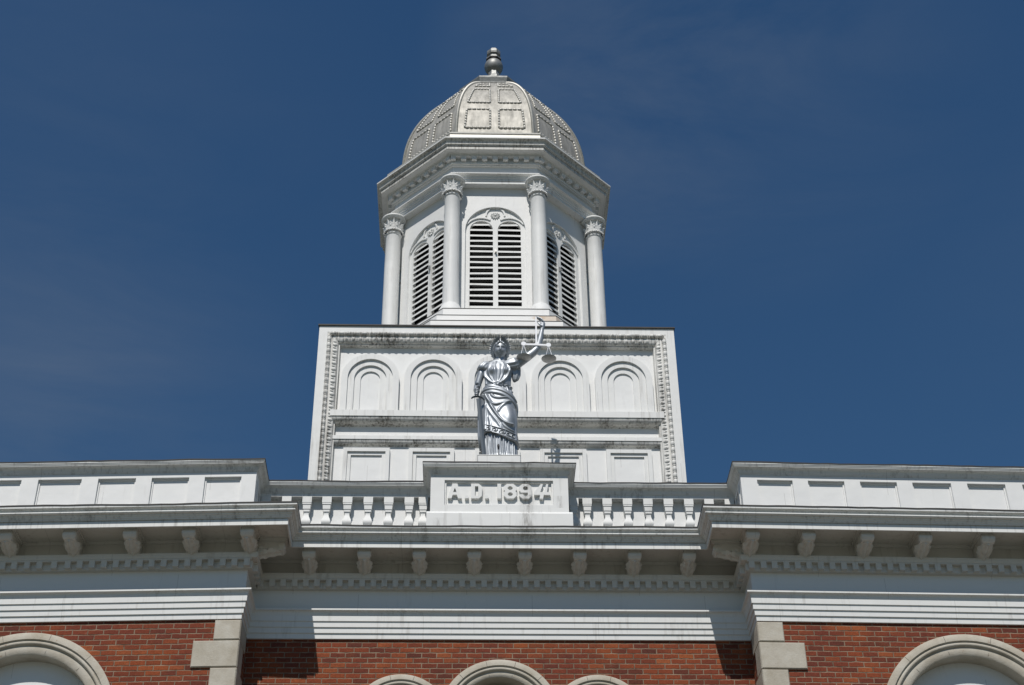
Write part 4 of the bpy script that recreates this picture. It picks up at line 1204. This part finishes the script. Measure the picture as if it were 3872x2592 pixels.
# body: head, neck, arms and hands as one surface
B = MB()
HC = Vector((.034, .235, 14.765))
def head_pt(th, ph):
    s_, c_ = math.sin(th), math.cos(th)
    dx, dy, dz = s_*math.sin(ph), -s_*math.cos(ph), c_
    x, y, z = 0.100*dx, 0.122*dy, 0.165*dz
    if z < 0:
        k = 1 - 0.42*(-z/0.165)**1.6; x *= k; y *= (1-0.12*(-z/0.165)**2)
        y -= 0.016*(-z/0.165)
    if dy < 0:
        fr = min(1, -dy*1.6)
        G2 = lambda a, b_, wa, wb: math.exp(-((x-a)/wa)**2-((z-b_)/wb)**2)
        y -= fr*(0.030*G2(0, -.052, .017, .018) + 0.020*G2(0, -.020, .012, .032))
        for e in (-1, 1):
            y += fr*0.024*G2(e*.040, .004, .023, .014)
            y -= fr*0.011*G2(e*.040, .000, .012, .008)
            y -= fr*0.010*G2(e*.042, .032, .032, .010)
            y -= fr*0.008*G2(e*.055, -.055, .028, .030)
            y += fr*0.006*G2(e*.016, -.066, .006, .006)
        y -= fr*(0.012*G2(0, -.086, .024, .008) + 0.012*G2(0, -.106, .020, .009))
        y += fr*0.010*G2(0, -.0965, .024, .004)
        y += fr*0.006*G2(0, -.122, .022, .008)
        y -= fr*0.016*G2(0, -.148, .024, .020)
    p = Matrix.Rotation(math.radians(7), 3, 'X') @ Vector((x, y, z))
    return tuple(HC + Matrix.Rotation(math.radians(3), 3, 'Y') @ p)
nt_, np_ = 70, 90
rows = [[head_pt(max(1e-3, min(PI-1e-3, PI*i/nt_)), 2*PI*j/np_) for j in range(np_)] for i in range(nt_+1)]
def capped(b, rows):
    nn = len(b.v); b.grid(rows, closed=True); m = len(rows[0]); b.f.append(tuple(nn+i for i in range(m))); b.f.append(tuple(nn+(len(rows)-1)*m+i for i in range(m)))
capped(B, rows)
for e in (-1, 1): B.ellipsoid((.034+e*.100, .25, 14.745), (.012, .022, .034), 8, 6)
B.tube([(.028, .275, 14.45), (.030, .27, 14.55), (.032, .262, 14.62), (.034, .258, 14.70)], [.085, .078, .070, .068], 20)
B.ellipsoid((.0, .28, 14.30), (.17, .10, .24), 20, 16)
# lowered arm with sword hand
RA = [(-.17, .275, 14.48), (-.222, .272, 14.45), (-.262, .272, 14.34), (-.295, .282, 14.22), (-.325, .290, 14.10), (-.332, .250, 14.03), (-.330, .20, 13.985), (-.326, .160, 13.955)]
B.tube(RA, [.055, .064, .060, .055, .050, .048, .042, .034], 16)
B.tube([(-.326, .165, 13.955), (-.322, .140, 13.935), (-.318, .118, 13.91)], [.034, .042, .036], 12)
for i in range(4):                                          # fingers wrapped round the grip
    zc = 13.955 - i*0.030
    pts = [(-.318 + .036*math.cos(a), .105 + .034*math.sin(a), zc - 0.004*q) for q, a in enumerate(np.linspace(1.9+.05*i, 5.4-.15*i, 9))]
    B.tube(pts, [.0135, .0140, .014, .0135, .013, .0125, .012, .011, .009], 8)
B.tube([(-.300, .130, 13.965), (-.285, .105, 13.985), (-.295, .078, 13.992), (-.318, .066, 13.99)], [.018, .016, .014, .010], 8)
# raised arm
LA = [(.15, .275, 14.47), (.21, .27, 14.47), (.29, .262, 14.525), (.38, .255, 14.60), (.465, .250, 14.675), (.545, .245, 14.745), (.600, .240, 14.815), (.632, .235, 14.90), (.652, .228, 14.985), (.668, .222, 15.07), (.683, .216, 15.15), (.690, .212, 15.19)]
B.tube(LA, [.06, .068, .068, .067, .066, .060, .055, .053, .048, .041, .033, .031], 18)
B.tube([(.690, .212, 15.185), (.697, .208, 15.23), (.702, .206, 15.28), (.696, .204, 15.325)], [.030, .038, .040, .030], 12, flat=0.6)
for i, (dy, ex) in enumerate(((-.030, 0), (-.010, .010), (.010, .006), (.030, -.012))):   # fingers bend over to the staff
    pts = [(.700, .206+dy, 15.31), (.690, .204+dy, 15.345+ex*.4), (.662, .203+dy*.75, 15.372+ex), (.630, .202+dy*.5, 15.390+ex), (.603+abs(dy)*.3, .201+dy*.4, 15.402+ex)]
    B.tube(pts, [.014, .0135, .0125, .011, .009], 8)
B.tube([(.676, .190, 15.215), (.655, .184, 15.245), (.635, .186, 15.270), (.612, .194, 15.305)], [.018, .016, .013, .009], 8)
bo_ = B.build('body', SILVER, None, smooth=179)
rm = bo_.modifiers.new('remesh', 'REMESH'); rm.mode = 'VOXEL'; rm.voxel_size = 0.0052; rm.use_smooth_shade = True
bpy.context.view_layer.update()
dg = bpy.context.evaluated_depsgraph_get()
me = bpy.data.meshes.new_from_object(bo_.evaluated_get(dg))
bo_.modifiers.clear(); old = bo_.data; bo_.data = me; me.name = 'body'; bpy.data.meshes.remove(old)
me.shade_smooth()
if not me.materials: me.materials.append(SILVER)
attach(bo_, ST)
# hair with curls and laurel wreath
H = MB(); rr = random.Random(3)
rows = []
for i in range(0, 41):
    th = PI*0.84*i/40; row = []
    for j in range(80):
        ph = 2*PI*j/80
        s_, c_ = math.sin(th), math.cos(th)
        dx, dy, dz = s_*math.sin(ph), -s_*math.cos(ph), c_
        fr = max(0, -dy)
        # cut back from the face
        lim = 1.0
        if dy < 0.15 and dz < 0.52 - 0.35*abs(dx): lim = 0.80
        bumps = 0.010*math.sin(ph*11+3*math.sin(th*5))*math.sin(th*14+2*math.sin(ph*3))
        R_ = (1.09 + bumps*6)*lim
        p = Vector((0.102*dx*R_, 0.128*dy*R_, 0.172*dz*R_ + 0.004))
        p = Matrix.Rotation(math.radians(7), 3, 'X') @ p
        row.append(tuple(HC + p))
    rows.append(row)
H.grid(rows, closed=True)
for k in range(70):                                        # loose curls round the brow, temples and nape
    a = rr.uniform(-1.9, 1.9)
    zz = 0.095 - 0.055*abs(a)**1.5 + rr.uniform(-.012, .03)
    p = HC + Vector((0.108*math.sin(a), -0.122*math.cos(a) + 0.012, zz))
    rad = rr.uniform(.011, .017)
    pts = [p + Vector((rad*math.cos(t)*math.cos(a), rad*math.cos(t)*math.sin(a)-0.004*t/6, rad*math.sin(t))) for t in np.linspace(0, 5.0, 9)]
    H.tube(pts, [.0075]*9, 6)
for e in (-1, 1):
    for k in range(9):
        p = HC + Vector((e*(0.098-0.002*k), 0.03+0.008*k, -0.045-0.017*k))
        H.ellipsoid(p, (.020, .024, .017), 7, 5)
H.build('hair', SILVER, ST, smooth=60)
Wm = MB()
def leaf(b, base, dirv, L_, wd, nrm):
    dirv = dirv.normalized(); sd = dirv.cross(nrm).normalized(); nn = sd.cross(dirv)
    P = []
    for t in np.linspace(0, 1, 7):
        w = wd*math.sin(PI*min(0.98, max(.06, t))**0.8)
        c = base + dirv*L_*t + nn*(0.018*t*t)
        P.append([tuple(c - sd*w - nn*.002), tuple(c - sd*w*.5 + nn*.003), tuple(c + nn*.006), tuple(c + sd*w*.5 + nn*.003), tuple(c + sd*w - nn*.002)])
    b.grid(P)
for e in (-1, 1):
    for k in range(13):
        t = k/12
        a = e*(2.15 - 1.75*t)
        zz = -0.085 + 0.205*t**0.85
        p = HC + Vector((0.108*math.sin(a), -0.118*math.cos(a) + 0.02, zz))
        out = Vector((math.sin(a), -math.cos(a), 0.15)).normalized()
        tang = Vector((-e*0.55*t - .05*e, -0.35*t, 0.85 - 0.35*t))
        for q in (-1, 0, 1):
            dv = tang + out*(0.42 + 0.18*q) + Vector((0, .22*q, 0))
            leaf(Wm, p + out*(.006*q) + Vector((0, 0, .012*q)), dv, 0.082+0.016*rr.random(), .019, (out + Vector((0, -.5, 0))).normalized())
ring = [HC + Vector((0.112*math.sin(a), -0.125*math.cos(a)+0.02, 0.045-0.10*(1-math.cos(a-PI))*-0.0 + 0.06*math.cos(a))) for a in np.linspace(0, 2*PI, 33)]
Wm.tube(ring, [.011]*33, 6)
Wm.build('laurel_wreath', SILVER, ST, smooth=60)

# sword: one part with guard, grip and pommel as sub-parts
def blade_pt(t): return Vector((-.303 + .087*t, .098 - .028*t, 13.775 - 1.045*t))
b = MB(); P = []
for t in np.linspace(0, 1, 12):
    c = blade_pt(t); w = (.034 - .007*t) 
    P.append([(c.x-w, c.y+.004, c.z), (c.x, c.y-.007, c.z), (c.x+w, c.y+.004, c.z), (c.x, c.y+.012, c.z)])
b.grid(P, closed=True); n_ = len(b.v); b.f.append((n_-4, n_-3, n_-2, n_-1)); b.f.append((0, 1, 2, 3))
sw = b.build('sword', SWORDM, ST)
b = MB()
gp = [(-.408, .092, 13.772), (-.385, .093, 13.795), (-.35, .094, 13.806), (-.31, .095, 13.806), (-.265, .095, 13.797), (-.235, .095, 13.775), (-.214, .094, 13.742)]
b.tube(gp, [.017, .021, .020, .021, .020, .021, .017], 8, flat=0.6); o = b.build('crossguard', SWORDM, None, smooth=50); attach(o, sw)
b = MB(); b.tube([(-.308, .096, 13.80), (-.316, .100, 13.90), (-.323, .103, 14.03)], [.015, .017, .013], 10); o = b.build('grip', SWORDM, None, smooth=60); attach(o, sw)
b = MB(); b.ellipsoid((-.325, .104, 14.045), (.026, .026, .026), 14, 10); o = b.build('pommel', SWORDM, None, smooth=179); attach(o, sw)

# scales
b = MB(); yS = .196
def flat_poly(b, pts, y0, y1):
    n = len(pts); b.add([(p[0], y0, p[1]) for p in pts] + [(p[0], y1, p[1]) for p in pts], [tuple(range(n)), tuple(range(n, 2*n))] + [(i, (i+1) % n, n+(i+1) % n, n+i) for i in range(n)])
me = plate([[(.395, 14.872), (.555, 14.869), (.573, 14.876), (.578, 14.90), (.584, 15.395), (.604, 15.395), (.606, 14.90), (.611, 14.875), (.626, 14.866), (.778, 14.856), (.778, 14.828), (.395, 14.844)]], 0.022)
b.mesh(me, lambda u, o, z: (u, yS-o, z))
sc = b.build('scales', SCALEW, ST)
for (cx, cz) in ((.394, 14.866), (.779, 14.846)):
    d = MB().lathe([(.001, -.013), (.038, -.013), (.040, -.010), (.040, .010), (.038, .013), (.001, .013)], 24, T=lambda x, y, z: (cx+x, yS-0.011+z, cz+y)); o = d.build('hanger_disc', SCALEW, None, smooth=40); attach(o, sc)
    pz = cz - 0.268
    for a in (PI/2+.1, PI/2+.1+2*PI/3, PI/2+.1+4*PI/3):
        d = MB().tube([(cx, yS-.012, cz-.012), (cx+.066*math.cos(a), yS-.012+.066*math.sin(a), pz+.004)], [.0042, .0042], 6); o = d.build('rod', SCALEW, None, smooth=60); attach(o, sc)
    d = MB().lathe([(.001, -.030), (.035, -.027), (.075, -.018), (.100, -.006), (.113, .006), (.116, .010), (.108, .008), (.07, -.010), (.001, -.018)], 36, cx, yS-.012, T=lambda x, y, z: (x, y, pz+z)); o = d.build('pan', PANM, None, smooth=50); attach(o, sc)

# small dark fixture at the hem
LF = empty('lightning_rod', (-.009, .035, 12.70)); tag(LF, 'small black bulb on a thin stem standing in front of the statue hem', 'fixture')
b = MB().lathe([(.012, 12.700), (.012, 12.712), (.0055, 12.716), (.005, 12.80)], 10, -.009, .035); b.build('stem', LAMPM, LF, smooth=40)
b = MB().lathe([(.006, 12.795), (.013, 12.812), (.0185, 12.845), (.019, 12.87), (.013, 12.888), (.001, 12.893)], 12, -.009, .035); b.build('bulb', LAMPM, LF, smooth=60)

# stand the statue and its fixture on the plinth, a little back from the coping edge
ST.location += Vector((0, 0.07, 0.047)); LF.location += Vector((0, 0.03, 0.047))
